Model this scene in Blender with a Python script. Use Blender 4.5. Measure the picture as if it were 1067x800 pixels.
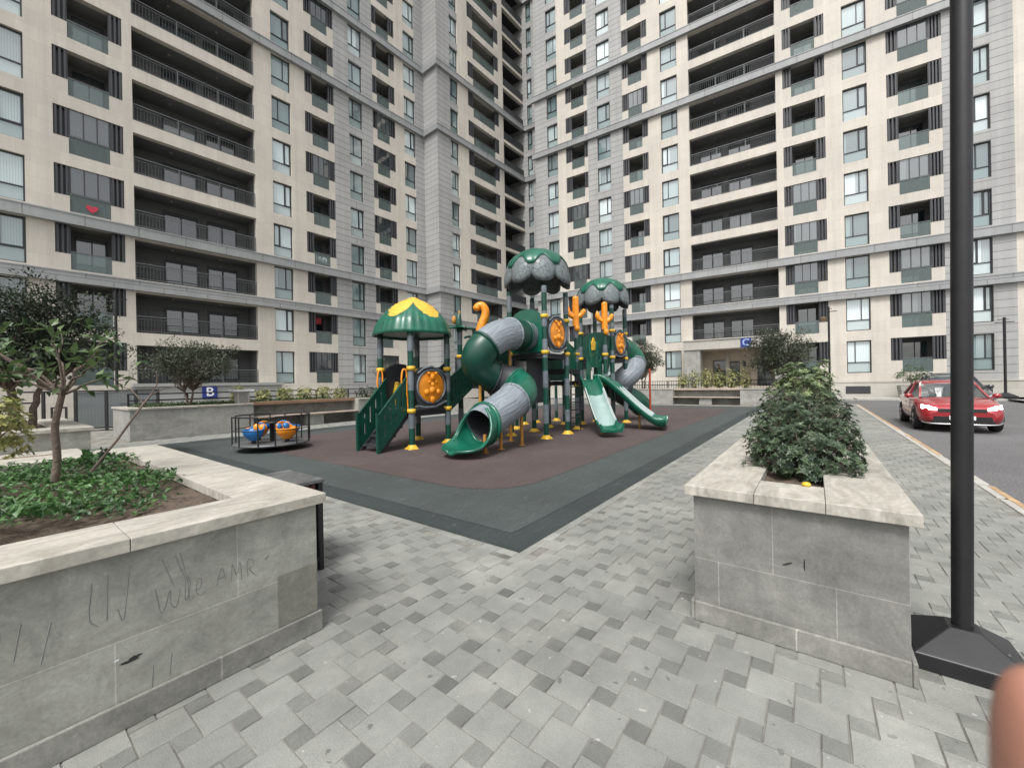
import bpy, math, random
from mathutils import Vector, Matrix
random.seed(7)
for o in list(bpy.data.objects): bpy.data.objects.remove(o)
SC = bpy.context.scene
COL = SC.collection
R_ = math.radians

# ------------------------------------------------------------------ camera
F = 420.; CX = 533.5; CY = 399.; ROLL = .018; EYE = 1.55     # photo pixels (1067 x 800)
cam_d = bpy.data.cameras.new('camera'); cam = bpy.data.objects.new('camera', cam_d); COL.objects.link(cam)
cam_d.sensor_width = 36; cam_d.lens = 36 * F / 1067
cam_d.clip_start = .01; cam_d.clip_end = 2000
cam_d.shift_y = (CY - 400) / 1067
cam.location = (0, 0, EYE)
cam.rotation_euler = (Matrix.Rotation(R_(90), 3, 'X') @ Matrix.Rotation(-ROLL, 3, 'Z')).to_euler()
cam_d.dof.use_dof = True; cam_d.dof.focus_distance = 12; cam_d.dof.aperture_fstop = 6
SC.camera = cam
# ------------------------------------------------------------------ sky, sun, exposure
SUN_EL = R_(58); SUN_AZ = R_(200)          # azimuth clockwise from +Y: behind and a little left of the camera
w = bpy.data.worlds.new('World'); SC.world = w; w.use_nodes = True
nt = w.node_tree; nt.nodes.clear()
sky = nt.nodes.new('ShaderNodeTexSky'); sky.sky_type = 'NISHITA'; sky.sun_disc = False
sky.sun_elevation = SUN_EL; sky.sun_rotation = SUN_AZ; sky.air_density = 1.0; sky.dust_density = 4.0; sky.ozone_density = 1.0
hs = nt.nodes.new('ShaderNodeHueSaturation'); hs.inputs['Saturation'].default_value = .14
bg = nt.nodes.new('ShaderNodeBackground'); bg.inputs['Strength'].default_value = .138
wo = nt.nodes.new('ShaderNodeOutputWorld')
nt.links.new(sky.outputs[0], hs.inputs['Color']); nt.links.new(hs.outputs[0], bg.inputs[0]); nt.links.new(bg.outputs[0], wo.inputs[0])
sd = bpy.data.lights.new('sun', 'SUN'); sd.energy = 1.5; sd.angle = R_(15); sd.color = (1, .965, .92)
so = bpy.data.objects.new('sun', sd); COL.objects.link(so)
sdir = Vector((math.sin(SUN_AZ) * math.cos(SUN_EL), math.cos(SUN_AZ) * math.cos(SUN_EL), math.sin(SUN_EL)))
so.rotation_euler = sdir.to_track_quat('Z', 'Y').to_euler(); so.location = sdir * 100
vs = SC.view_settings; vs.view_transform = 'Standard'; vs.look = 'None'; vs.exposure = 0.76; vs.gamma = 1
vs.use_curve_mapping = False
SC.render.engine = 'CYCLES'
SC.cycles.max_bounces = 5; SC.cycles.diffuse_bounces = 3; SC.cycles.glossy_bounces = 2
SC.cycles.transparent_max_bounces = 5; SC.cycles.transmission_bounces = 2

# ------------------------------------------------------------------ helpers
E1 = Vector((.6, .8)); E2 = Vector((-.8, .6)); ANG = math.atan2(.8, .6)
def S(a, b, z=0): p = E1 * a + E2 * b; return (p.x, p.y, z)       # site frame: a runs with the kerb, b across it
def toS(x, y): return (.6 * x + .8 * y, -.8 * x + .6 * y)
def ray(x, y):
    u = (x - CX) / F; v = (CY - y) / F
    return u * math.cos(ROLL) + v * math.sin(ROLL), -u * math.sin(ROLL) + v * math.cos(ROLL)

class MB:
    """collects shapes for ONE mesh object"""
    def __init__(s, off=(0, 0, 0)): s.va = {}; s.v = []; s.f = []; s.m = []; s.c = []; s.sm = []; s.off = Vector(off)
    def add(s, vs, fs, m=0, c=None, smooth=False):
        n = len(s.v); o = s.off
        s.v += [(p[0] + o.x, p[1] + o.y, p[2] + o.z) for p in vs]
        for f in fs: s.f.append([i + n for i in f]); s.m.append(m); s.c.append(c); s.sm.append(smooth)
        return s
    def box(s, x0, x1, y0, y1, z0, z1, m=0, c=None):
        return s.add([(x0,y0,z0),(x1,y0,z0),(x1,y1,z0),(x0,y1,z0),(x0,y0,z1),(x1,y0,z1),(x1,y1,z1),(x0,y1,z1)],
            [(3,2,1,0),(4,5,6,7),(0,1,5,4),(1,2,6,5),(2,3,7,6),(3,0,4,7)], m, c)
    def quad(s, a, b, c_, d, m=0, c=None): return s.add([a, b, c_, d], [(0,1,2,3)], m, c)
    def bar(s, p, q, w, h=None, m=0, up=(0,0,1)):
        p = Vector(p); q = Vector(q); d = (q - p).normalized(); u = Vector(up)
        if abs(d.dot(u)) > .98: u = Vector((1,0,0))
        r = d.cross(u).normalized(); u = r.cross(d).normalized(); h = w if h is None else h
        vs = [p + r*x*w/2 + u*y*h/2 for x, y in ((-1,-1),(1,-1),(1,1),(-1,1))] + [q + r*x*w/2 + u*y*h/2 for x, y in ((-1,-1),(1,-1),(1,1),(-1,1))]
        return s.add(vs, [(3,2,1,0),(4,5,6,7),(0,1,5,4),(1,2,6,5),(2,3,7,6),(3,0,4,7)], m)
    def loft(s, rings, m=0, closed=True, cap0=True, cap1=True, smooth=True, flip=False):
        n = len(rings[0]); vs = [p for r in rings for p in r]; fs = []
        for i in range(len(rings) - 1):
            for j in range(n if closed else n - 1):
                k = (j + 1) % n; q = (i*n+j, i*n+k, (i+1)*n+k, (i+1)*n+j); fs.append(q[::-1] if flip else q)
        s.add(vs, fs, m, None, smooth)
        if cap0: s.add(rings[0], [tuple(range(n))[::1 if flip else -1]], m)
        if cap1: s.add(rings[-1], [tuple(range(n))[::-1 if flip else 1]], m)
        return s
    def tube(s, pts, rad, n=10, m=0, cap=True, smooth=True):
        pts = [Vector(p) for p in pts]; rad = rad if isinstance(rad, (list, tuple)) else [rad] * len(pts)
        rings = []; u = None
        for i, p in enumerate(pts):
            d = (pts[min(i+1, len(pts)-1)] - pts[max(i-1, 0)]).normalized()
            if u is None:
                u = Vector((0,0,1)) if abs(d.z) < .9 else Vector((1,0,0))
            u = (u - d * u.dot(d)).normalized(); r = d.cross(u)
            rings.append([p + (r * math.cos(t) + u * math.sin(t)) * rad[i] for t in (2*math.pi*j/n for j in range(n))])
        b0 = len(s.v); s.loft(rings, m, True, cap, cap, smooth, True); ln = 0
        for i in range(len(rings)):
            if i: ln += (pts[i]-pts[i-1]).length
            for j in range(n): s.va[b0+i*n+j] = (math.cos(2*math.pi*j/n), math.sin(2*math.pi*j/n), ln)
        return s
    def lathe(s, prof, n=16, c=(0,0,0), m=0, smooth=True, cap=True):
        c = Vector(c)
        rings = [[c + Vector((r*math.cos(t), r*math.sin(t), z)) for t in (2*math.pi*j/n for j in range(n))] for r, z in prof]
        return s.loft(rings, m, True, cap, cap, smooth)
    def prism(s, poly, f0, f1, m=0, smooth=False):
        """poly: list of 2D; f0,f1 map 2D -> 3D on either face"""
        a = [f0(*p) for p in poly]; b = [f1(*p) for p in poly]; n = len(poly)
        s.add(a, [tuple(range(n))[::-1]], m); s.add(b, [tuple(range(n))], m)
        return s.add(a + b, [(i, (i+1) % n, n+(i+1) % n, n+i) for i in range(n)], m, None, smooth)
    def ball(s, c, r, n=12, k=8, m=0):
        r = r if isinstance(r, (tuple, list)) else (r, r, r); rings = []
        for i in range(1, k):
            t = math.pi * i / k
            rings.append([(c[0]+r[0]*math.sin(t)*math.cos(p), c[1]+r[1]*math.sin(t)*math.sin(p), c[2]-r[2]*math.cos(t)) for p in (2*math.pi*j/n for j in range(n))])
        return s.loft(rings, m)
    def mesh(s, name, mats):
        me = bpy.data.meshes.new(name); me.from_pydata(s.v, [], s.f)
        for m in (mats if isinstance(mats, (list, tuple)) else [mats]): me.materials.append(m)
        me.polygons.foreach_set('material_index', s.m); me.polygons.foreach_set('use_smooth', s.sm)
        if any(c is not None for c in s.c):
            at = me.attributes.new('tone', 'FLOAT', 'FACE')
            at.data.foreach_set('value', [0. if c is None else c for c in s.c])
        if s.va:
            at = me.attributes.new('along', 'FLOAT_VECTOR', 'POINT')
            at.data.foreach_set('vector', [q for i in range(len(s.v)) for q in s.va.get(i, (0.,0.,0.))])
        me.update(); return me
    def build(s, name, mats, parent=None, loc=None, bevel=0, seg=2):
        return link(name, s.mesh(name, mats), parent, loc, bevel, seg)
def link(name, me, parent=None, loc=None, bevel=0, seg=2):
    o = bpy.data.objects.new(name, me); COL.objects.link(o)
    if parent: o.parent = parent
    if loc: o.location = loc
    if bevel:
        b = o.modifiers.new('b', 'BEVEL'); b.width = bevel; b.segments = seg; b.limit_method = 'ANGLE'; b.angle_limit = R_(35)
    return o
def tag(o, label, cat, group=None):
    o['label'] = label; o['category'] = cat
    if group: o['group'] = group
    return o
def thing(name, label, cat, loc=(0,0,0), rotz=0, group=None):
    o = bpy.data.objects.new(name, None); COL.objects.link(o); o.empty_display_size = .2
    o.location = loc; o.rotation_euler = (0, 0, rotz); return tag(o, label, cat, group)
def struct(o, kind='structure'): o['kind'] = kind; return o
def copy_tree(o, parent=None):
    c = o.copy(); COL.objects.link(c); c.parent = parent
    for ch in list(o.children): copy_tree(ch, c)
    return c
def spline(pts, n=6):
    """Catmull-Rom through pts"""
    P = [Vector(p) for p in pts]; P = [2*P[0]-P[1]] + P + [2*P[-1]-P[-2]]; out = []
    for i in range(1, len(P) - 2):
        a, b, c, d = P[i-1:i+3]
        for k in range(n):
            t = k / n
            out.append(.5*((2*b)+(c-a)*t+(2*a-5*b+4*c-d)*t*t+(3*b-a-3*c+d)*t**3))
    return out + [P[-2]]

# ------------------------------------------------------------------ materials
def nodes(name):
    m = bpy.data.materials.new(name); m.use_nodes = True; t = m.node_tree; t.nodes.clear()
    out = t.nodes.new('ShaderNodeOutputMaterial'); b = t.nodes.new('ShaderNodeBsdfPrincipled'); t.links.new(b.outputs[0], out.inputs[0])
    def N(ty, **kw):
        n = t.nodes.new(ty)
        for k, v in kw.items():
            if k in n.inputs: n.inputs[k].default_value = v
            else: setattr(n, k, v)
        return n
    return m, t, b, N, t.links.new
def C4(c, f=1): return (min(1, c[0]*f), min(1, c[1]*f), min(1, c[2]*f), 1)
def mixc(N, L, fac, a, b, blend='MIX'):
    n = N('ShaderNodeMix', data_type='RGBA', blend_type=blend)
    for src, i in ((fac, 0), (a, 6), (b, 7)):
        if isinstance(src, (int, float, tuple)): n.inputs[i].default_value = src
        else: L(src, n.inputs[i])
    return n.outputs[2]
def ramp(N, L, src, p0, p1, c0=(0,0,0,1), c1=(1,1,1,1)):
    r = N('ShaderNodeValToRGB'); e = r.color_ramp.elements
    e[0].position = p0; e[1].position = p1; e[0].color = c0; e[1].color = c1; L(src, r.inputs[0]); return r.outputs[0]
def M(name, col, rough=.6, metal=0, var=.12, scale=3, bump=.05, bscale=60, coat=0, spec=.5, tone=0, speck=0):
    """plain surface: two scales of mottling, fine bump; tone = use the per-face tone attribute"""
    m, t, b, N, L = nodes(name)
    tc = N('ShaderNodeTexCoord')
    n1 = N('ShaderNodeTexNoise', Scale=scale, Detail=6, Roughness=.65); L(tc.outputs['Object'], n1.inputs['Vector'])
    c = mixc(N, L, ramp(N, L, n1.outputs['Fac'], .3, .7), C4(col, 1-var), C4(col, 1+var))
    if speck:
        n3 = N('ShaderNodeTexNoise', Scale=scale*45, Detail=2); L(tc.outputs['Object'], n3.inputs['Vector'])
        c = mixc(N, L, ramp(N, L, n3.outputs['Fac'], .35, .65), c, C4(col, 1+speck), 'MIX') if speck < 0 else mixc(N, L, speck, c, ramp(N, L, n3.outputs['Fac'], .4, .6), 'OVERLAY')
    if tone:
        a = N('ShaderNodeAttribute', attribute_name='tone')
        mm = N('ShaderNodeMath', operation='MULTIPLY_ADD'); mm.inputs[1].default_value = tone; mm.inputs[2].default_value = 1
        L(a.outputs['Fac'], mm.inputs[0])
        c = mixc(N, L, 1., c, mm.outputs[0], 'MULTIPLY')
    L(c, b.inputs['Base Color'])
    b.inputs['Roughness'].default_value = rough; b.inputs['Metallic'].default_value = metal
    b.inputs['Coat Weight'].default_value = coat; b.inputs['Specular IOR Level'].default_value = spec
    if bump:
        n2 = N('ShaderNodeTexNoise', Scale=bscale, Detail=4); L(tc.outputs['Object'], n2.inputs['Vector'])
        bp = N('ShaderNodeBump', Strength=bump, Distance=.02); L(n2.outputs['Fac'], bp.inputs['Height']); L(bp.outputs[0], b.inputs['Normal'])
    return m
def MPANEL(name, col, bw, bh, joint, jcol, rough=.65, var=.1, scale=1.2, mode='xz', off=.5, stain=.0, jbump=.3, tilevar=.06, streak=0):
    """stone or cladding panels with joints; u = x (+ y), v = z"""
    m, t, b, N, L = nodes(name)
    tc = N('ShaderNodeTexCoord'); sp = N('ShaderNodeSeparateXYZ'); L(tc.outputs['Object'], sp.inputs[0])
    ad = N('ShaderNodeMath', operation='ADD'); L(sp.outputs[0], ad.inputs[0]); L(sp.outputs[1], ad.inputs[1])
    cb = N('ShaderNodeCombineXYZ'); L(ad.outputs[0], cb.inputs[0]); L(sp.outputs[2], cb.inputs[1])
    br = N('ShaderNodeTexBrick', Scale=1.0); br.offset = off
    br.inputs['Brick Width'].default_value = bw; br.inputs['Row Height'].default_value = bh
    br.inputs['Mortar Size'].default_value = joint; br.inputs['Mortar Smooth'].default_value = .1
    br.inputs['Color1'].default_value = C4(col, 1-tilevar); br.inputs['Color2'].default_value = C4(col, 1+tilevar); br.inputs['Mortar'].default_value = C4(jcol)
    L(cb.outputs[0], br.inputs['Vector'])
    n1 = N('ShaderNodeTexNoise', Scale=scale, Detail=8, Roughness=.7); L(tc.outputs['Object'], n1.inputs['Vector'])
    g = ramp(N, L, n1.outputs['Fac'], .3, .7, (1-var,)*3+(1,), (1+var,)*3+(1,))
    c = mixc(N, L, 1., br.outputs['Color'], g, 'MULTIPLY')
    n2 = N('ShaderNodeTexNoise', Scale=scale*25, Detail=5, Roughness=.7); L(tc.outputs['Object'], n2.inputs['Vector'])
    c = mixc(N, L, 1., c, ramp(N, L, n2.outputs['Fac'], .25, .75, (1-var*.8,)*3+(1,), (1+var*.8,)*3+(1,)), 'MULTIPLY')
    if stain:
        mp = N('ShaderNodeMapping'); mp.inputs['Scale'].default_value = (1.5, 1.5, .45); L(tc.outputs['Object'], mp.inputs[0])
        n3 = N('ShaderNodeTexNoise', Scale=1.6, Detail=7, Roughness=.75); L(mp.outputs[0], n3.inputs['Vector'])
        c = mixc(N, L, ramp(N, L, n3.outputs['Fac'], .5, .72), c, mixc(N, L, stain, c, C4((.06,.065,.06)), 'MIX'))
    if streak:     # rain streaks and dust on the cladding
        mr = N('ShaderNodeMapping'); mr.inputs['Scale'].default_value = (1.3, 1.3, .05); L(tc.outputs['Object'], mr.inputs[0])
        n7 = N('ShaderNodeTexNoise', Scale=1.5, Detail=8, Roughness=.7); L(mr.outputs[0], n7.inputs['Vector'])
        c = mixc(N, L, 1., c, ramp(N, L, n7.outputs['Fac'], .35, .65, (1-streak,)*3+(1,), (1+streak*.4,)*3+(1,)), 'MULTIPLY')
        n8 = N('ShaderNodeTexNoise', Scale=.16, Detail=5, Roughness=.6); L(tc.outputs['Object'], n8.inputs['Vector'])
        c = mixc(N, L, 1., c, ramp(N, L, n8.outputs['Fac'], .35, .65, (1-streak,1-streak,1-streak*.9,1), (1.03,1.03,1.03,1)), 'MULTIPLY')
    if stain:      # veins and drips in the stone itself
        mq = N('ShaderNodeMapping'); mq.inputs['Scale'].default_value = (1.7, 1.7, 2.3); mq.inputs['Rotation'].default_value = (0.5, .6, .3); L(tc.outputs['Object'], mq.inputs[0])
        n5 = N('ShaderNodeTexNoise', Scale=2.0, Detail=12, Roughness=.78, Distortion=.8); L(mq.outputs[0], n5.inputs['Vector'])
        c = mixc(N, L, 1., c, ramp(N, L, n5.outputs['Fac'], .34, .68, (.70,.70,.69,1), (1.22,1.21,1.17,1)), 'MULTIPLY')
        n6 = N('ShaderNodeTexNoise', Scale=26, Detail=6, Roughness=.8); L(mq.outputs[0], n6.inputs['Vector'])
        c = mixc(N, L, ramp(N, L, n6.outputs['Fac'], .60, .70, (0,0,0,1), (.45,.45,.45,1)), c, (.12,.12,.11,1))
    L(c, b.inputs['Base Color']); b.inputs['Roughness'].default_value = rough
    bp = N('ShaderNodeBump', Strength=jbump, Distance=.01); bp.invert = True
    L(br.outputs['Fac'], bp.inputs['Height']); L(bp.outputs[0], b.inputs['Normal'])
    return m
def MGLASS(name, lo, hi, rough=.04, curtain=True, spec=.8):
    """window pane seen from outside: curtain or dark room behind a glossy sheet, varied per window"""
    m, t, b, N, L = nodes(name)
    oi = N('ShaderNodeObjectInfo'); tc = N('ShaderNodeTexCoord')
    c = ramp(N, L, oi.outputs['Random'], .25, .85, C4(lo), C4(hi))
    if curtain:
        wv = N('ShaderNodeTexWave', Scale=3.2, Distortion=2.2, Detail=2); wv.bands_direction = 'X'; L(tc.outputs['Object'], wv.inputs['Vector'])
        c = mixc(N, L, 1., c, ramp(N, L, wv.outputs['Fac'], .0, 1., (.84,.86,.87,1), (1.06,1.06,1.06,1)), 'MULTIPLY')
        sp = N('ShaderNodeSeparateXYZ'); L(tc.outputs['Object'], sp.inputs[0])
        # curtain drawn over part of the width, different for every window
        rr = N('ShaderNodeMath', operation='MULTIPLY_ADD'); rr.inputs[1].default_value = 9.7; rr.inputs[2].default_value = 0.; L(oi.outputs['Random'], rr.inputs[0])
        fr = N('ShaderNodeMath', operation='FRACT'); L(rr.outputs[0], fr.inputs[0])
        sb = N('ShaderNodeMath', operation='MULTIPLY_ADD'); sb.inputs[1].default_value = 2.6; sb.inputs[2].default_value = -1.0; L(fr.outputs[0], sb.inputs[0])
        gt = N('ShaderNodeMath', operation='GREATER_THAN'); L(sp.outputs[0], gt.inputs[0]); L(sb.outputs[0], gt.inputs[1])
        c = mixc(N, L, gt.outputs[0], c, mixc(N, L, .5, c, C4((.03,.045,.05))))
    L(c, b.inputs['Base Color']); b.inputs['Roughness'].default_value = rough
    b.inputs['Specular IOR Level'].default_value = spec; b.inputs['IOR'].default_value = 1.9
    n2 = N('ShaderNodeTexNoise', Scale=.7); L(tc.outputs['Object'], n2.inputs['Vector'])
    bp = N('ShaderNodeBump', Strength=.03, Distance=.3); L(n2.outputs['Fac'], bp.inputs['Height']); L(bp.outputs[0], b.inputs['Normal'])
    return m
def MLEAF(name, col, col2, rough=.45, trans=.25):
    m, t, b, N, L = nodes(name)
    a = N('ShaderNodeAttribute', attribute_name='tone')
    c = ramp(N, L, a.outputs['Fac'], 0., 1., C4(col), C4(col2))
    L(c, b.inputs['Base Color']); b.inputs['Roughness'].default_value = rough
    tr = N('ShaderNodeBsdfTranslucent'); L(c, tr.inputs[0]); mx = N('ShaderNodeMixShader'); mx.inputs[0].default_value = trans
    L(b.outputs[0], mx.inputs[1]); L(tr.outputs[0], mx.inputs[2])
    out = [n for n in t.nodes if n.type == 'OUTPUT_MATERIAL'][0]; L(mx.outputs[0], out.inputs[0])
    return m

BEIGE = (.565, .525, .46); GREY = (.355, .355, .345)
K = {}
K['beige'] = MPANEL('beige_cladding', BEIGE, 1.5, .825, .006, (.45,.40,.33), var=.05, scale=.25, tilevar=.035, jbump=.15, streak=.11)
K['grey'] = MPANEL('grey_cladding', GREY, 30, .55, .02, (.12,.125,.13), var=.06, scale=.3, tilevar=.05, streak=.12)
K['band'] = MPANEL('grey_band_panel', (.30,.31,.31), 2.3, 8, .02, (.15,.15,.15), var=.05, scale=.3, rough=.45, tilevar=.05, streak=.12)
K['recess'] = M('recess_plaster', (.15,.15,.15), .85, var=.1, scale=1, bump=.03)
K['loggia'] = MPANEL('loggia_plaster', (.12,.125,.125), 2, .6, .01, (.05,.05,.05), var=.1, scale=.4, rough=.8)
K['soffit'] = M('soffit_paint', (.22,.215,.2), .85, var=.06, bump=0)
K['frame'] = M('window_frame_charcoal', (.028,.03,.034), .4, var=.05, bump=0)
K['pane'] = MGLASS('window_pane', (.16,.23,.235), (.66,.76,.76))  # pale teal end: curtains plus sky reflection put into the colour
K['lowpane'] = MGLASS('window_pane_low', (.13,.20,.20), (.42,.50,.50), rough=.12, curtain=False)
K['dark_pane'] = MGLASS('dark_pane', (.015,.02,.022), (.16,.18,.18), curtain=True)
K['louvre'] = M('louvre_charcoal', (.048,.05,.056), .5, var=.08, bump=0)
K['rail'] = M('railing_grey_metal', (.13,.137,.14), .45, .3, var=.05, bump=0)
K['black'] = M('black_metal', (.018,.018,.02), .42, .2, var=.15, scale=8, bump=.02)
# glass of balustrades
m, t, b, N, L = nodes('balustrade_glass')
tr = N('ShaderNodeBsdfTransparent'); tr.inputs[0].default_value = (.62,.72,.70,1)
mx = N('ShaderNodeMixShader'); mx.inputs[0].default_value = .42
b.inputs['Base Color'].default_value = (.20,.26,.25,1); b.inputs['Roughness'].default_value = .05; b.inputs['Specular IOR Level'].default_value = .9
L(tr.outputs[0], mx.inputs[1]); L(b.outputs[0], mx.inputs[2]); L(mx.outputs[0], [n for n in t.nodes if n.type == 'OUTPUT_MATERIAL'][0].inputs[0])
K['glass'] = m
K['wallstone'] = MPANEL('planter_stone', (.29,.295,.27), .98, .40, .0025, (.42,.42,.39), var=.22, scale=2.6, stain=.45, rough=.7, tilevar=.10, jbump=.2)
K['walldark'] = MPANEL('planter_stone_grey', (.215,.215,.205), .58, .40, .0025, (.31,.31,.295), var=.22, scale=2.6, stain=.4, rough=.6, tilevar=.12, jbump=.2)
K['wallfar'] = MPANEL('planter_stone_far', (.30,.30,.285), .6, .5, .006, (.24,.24,.23), var=.14, scale=1.2, stain=.25, rough=.7)
K['plinth'] = MPANEL('planter_plinth', (.22,.22,.205), .9, 2, .004, (.35,.35,.33), var=.25, scale=3, stain=.5, rough=.75)
K['baseplinth'] = MPANEL('building_plinth', (.42,.40,.36), 1.2, .6, .008, (.30,.29,.27), var=.08, scale=.6)
# cap: pale travertine with soft bands
m, t, b, N, L = nodes('travertine_cap')
tc = N('ShaderNodeTexCoord'); mp = N('ShaderNodeMapping'); mp.inputs['Scale'].default_value = (1, 3.2, 1); mp.inputs['Rotation'].default_value = (0,0,.5); L(tc.outputs['Object'], mp.inputs[0])
n1 = N('ShaderNodeTexNoise', Scale=2.4, Detail=9, Roughness=.7, Distortion=1.2); L(mp.outputs[0], n1.inputs['Vector'])
c = ramp(N, L, n1.outputs['Fac'], .34, .66, (.28,.265,.225,1), (.51,.485,.43,1))
n2 = N('ShaderNodeTexNoise', Scale=38, Detail=5); L(tc.outputs['Object'], n2.inputs['Vector'])
c = mixc(N, L, 1., c, ramp(N, L, n2.outputs['Fac'], .3, .7, (.86,.86,.86,1), (1.08,1.08,1.08,1)), 'MULTIPLY')
n3 = N('ShaderNodeTexNoise', Scale=1.3, Detail=6, Roughness=.8); L(tc.outputs['Object'], n3.inputs['Vector'])
c = mixc(N, L, ramp(N, L, n3.outputs['Fac'], .55, .75), c, (.27,.26,.23,1))
L(c, b.inputs['Base Color']); b.inputs['Roughness'].default_value = .62
bp = N('ShaderNodeBump', Strength=.12, Distance=.01); L(n2.outputs['Fac'], bp.inputs['Height']); L(bp.outputs[0], b.inputs['Normal'])
K['cap'] = m
K['soil'] = M('soil', (.10,.075,.055), .95, var=.4, scale=9, bump=.9, bscale=45)
K['wood'] = M('bench_wood', (.24,.15,.095), .6, var=.25, scale=2, bump=.1)
K['woodpale'] = M('weathered_wood', (.40,.33,.27), .7, var=.2, scale=2, bump=.1)
K['paver'] = M('concrete_paver', (.225,.231,.219), .8, var=.16, scale=3.0, bump=.25, bscale=120, tone=1, speck=.06)
def gum(m):
    """dark trodden gum spots, pale lime bloom and dusty patches on the pavers"""
    t = m.node_tree; b = [n for n in t.nodes if n.type == 'BSDF_PRINCIPLED'][0]; L = t.links.new
    def N(ty, **kw):
        n = t.nodes.new(ty)
        for k, v in kw.items():
            if k in n.inputs: n.inputs[k].default_value = v
            else: setattr(n, k, v)
        return n
    src = b.inputs['Base Color'].links[0].from_socket; tc = N('ShaderNodeTexCoord')
    nz = N('ShaderNodeTexNoise', Scale=18., Detail=3); L(tc.outputs['Object'], nz.inputs['Vector'])
    wp = mixc(N, L, .03, tc.outputs['Object'], nz.outputs['Color'], 'LINEAR_LIGHT')
    vo = N('ShaderNodeTexVoronoi', Scale=5.5, Randomness=1.0); vo.voronoi_dimensions = '2D'; L(wp, vo.inputs['Vector'])
    sp = N('ShaderNodeSeparateColor'); L(vo.outputs['Color'], sp.inputs[0])
    th = N('ShaderNodeMath', operation='MULTIPLY_ADD'); th.inputs[1].default_value = .17; th.inputs[2].default_value = -.085; L(sp.outputs[0], th.inputs[0])
    lt = N('ShaderNodeMath', operation='LESS_THAN'); L(vo.outputs['Distance'], lt.inputs[0]); L(th.outputs[0], lt.inputs[1])
    f = N('ShaderNodeMath', operation='MULTIPLY'); f.inputs[1].default_value = .55; L(lt.outputs[0], f.inputs[0])
    c = mixc(N, L, f.outputs[0], src, (.06,.06,.055,1))
    n2 = N('ShaderNodeTexNoise', Scale=1.1, Detail=9, Roughness=.72, Distortion=.6); L(tc.outputs['Object'], n2.inputs['Vector'])
    c = mixc(N, L, ramp(N, L, n2.outputs['Fac'], .52, .74, (0,0,0,1), (.55,.55,.55,1)), c, (.38,.375,.34,1))
    n3 = N('ShaderNodeTexNoise', Scale=.7, Detail=7, Roughness=.7); L(tc.outputs['Object'], n3.inputs['Vector'])
    c = mixc(N, L, 1., c, ramp(N, L, n3.outputs['Fac'], .3, .7, (.76,.76,.75,1), (1.12,1.12,1.09,1)), 'MULTIPLY')
    vp = N('ShaderNodeTexVoronoi', Scale=9., Randomness=1.0); vp.voronoi_dimensions = '2D'; L(wp, vp.inputs['Vector'])
    sq = N('ShaderNodeSeparateColor'); L(vp.outputs['Color'], sq.inputs[0])
    t2 = N('ShaderNodeMath', operation='MULTIPLY_ADD'); t2.inputs[1].default_value = .25; t2.inputs[2].default_value = -.17; L(sq.outputs[1], t2.inputs[0])
    l2 = N('ShaderNodeMath', operation='LESS_THAN'); L(vp.outputs['Distance'], l2.inputs[0]); L(t2.outputs[0], l2.inputs[1])
    f2 = N('ShaderNodeMath', operation='MULTIPLY'); f2.inputs[1].default_value = .45; L(l2.outputs[0], f2.inputs[0])
    c = mixc(N, L, f2.outputs[0], c, (.5,.5,.47,1))
    L(c, b.inputs['Base Color'])
gum(K['paver'])
K['joint'] = M('paver_joint', (.19,.185,.165), .95, var=.55, scale=3, bump=.2)
K['kerb'] = M('kerb_stone', (.38,.37,.34), .8, var=.15, scale=4, bump=.1)
K['kerbpaint'] = M('kerb_paint_orange', (.40,.27,.15), .8, var=.38, scale=7, bump=.1)
K['asphalt'] = M('asphalt', (.115,.115,.117), .85, var=.16, scale=.7, bump=.3, bscale=150, speck=.25)
K['ground'] = M('ground_concrete', (.20,.20,.19), .9, var=.15, scale=.4, bump=.1)
def rubber(name, col):
    m, t, b, N, L = nodes(name)
    tc = N('ShaderNodeTexCoord')
    n1 = N('ShaderNodeTexNoise', Scale=.6, Detail=7, Roughness=.7); L(tc.outputs['Object'], n1.inputs['Vector'])
    c = mixc(N, L, ramp(N, L, n1.outputs['Fac'], .3, .7), C4(col, .8), C4(col, 1.22))
    n2 = N('ShaderNodeTexNoise', Scale=170, Detail=2); L(tc.outputs['Object'], n2.inputs['Vector'])
    c = mixc(N, L, .45, c, ramp(N, L, n2.outputs['Fac'], .4, .6), 'OVERLAY')
    # chalk scuffs and pale scratches
    mp = N('ShaderNodeMapping'); mp.inputs['Scale'].default_value = (1, 4, 1); mp.inputs['Rotation'].default_value = (0,0,.7); L(tc.outputs['Object'], mp.inputs[0])
    n3 = N('ShaderNodeTexNoise', Scale=2.2, Detail=9, Roughness=.78, Distortion=2.2); L(mp.outputs[0], n3.inputs['Vector'])
    c = mixc(N, L, ramp(N, L, n3.outputs['Fac'], .57, .74, (0,0,0,1), (.6,.6,.6,1)), c, (.24,.235,.22,1))
    # square tiles of rubber
    br = N('ShaderNodeTexBrick', Scale=1.); br.offset = 0; br.inputs['Brick Width'].default_value = 1.0; br.inputs['Row Height'].default_value = 1.0
    br.inputs['Mortar Size'].default_value = .006; br.inputs['Color1'].default_value = (.96,.96,.96,1); br.inputs['Color2'].default_value = (1.04,1.04,1.04,1); br.inputs['Mortar'].default_value = (.72,.72,.72,1)
    L(tc.outputs['Object'], br.inputs['Vector']); c = mixc(N, L, 1., c, br.outputs['Color'], 'MULTIPLY')
    L(c, b.inputs['Base Color']); b.inputs['Roughness'].default_value = .82
    bp = N('ShaderNodeBump', Strength=.35, Distance=.01); L(n2.outputs['Fac'], bp.inputs['Height']); L(bp.outputs[0], b.inputs['Normal'])
    return m
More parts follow.
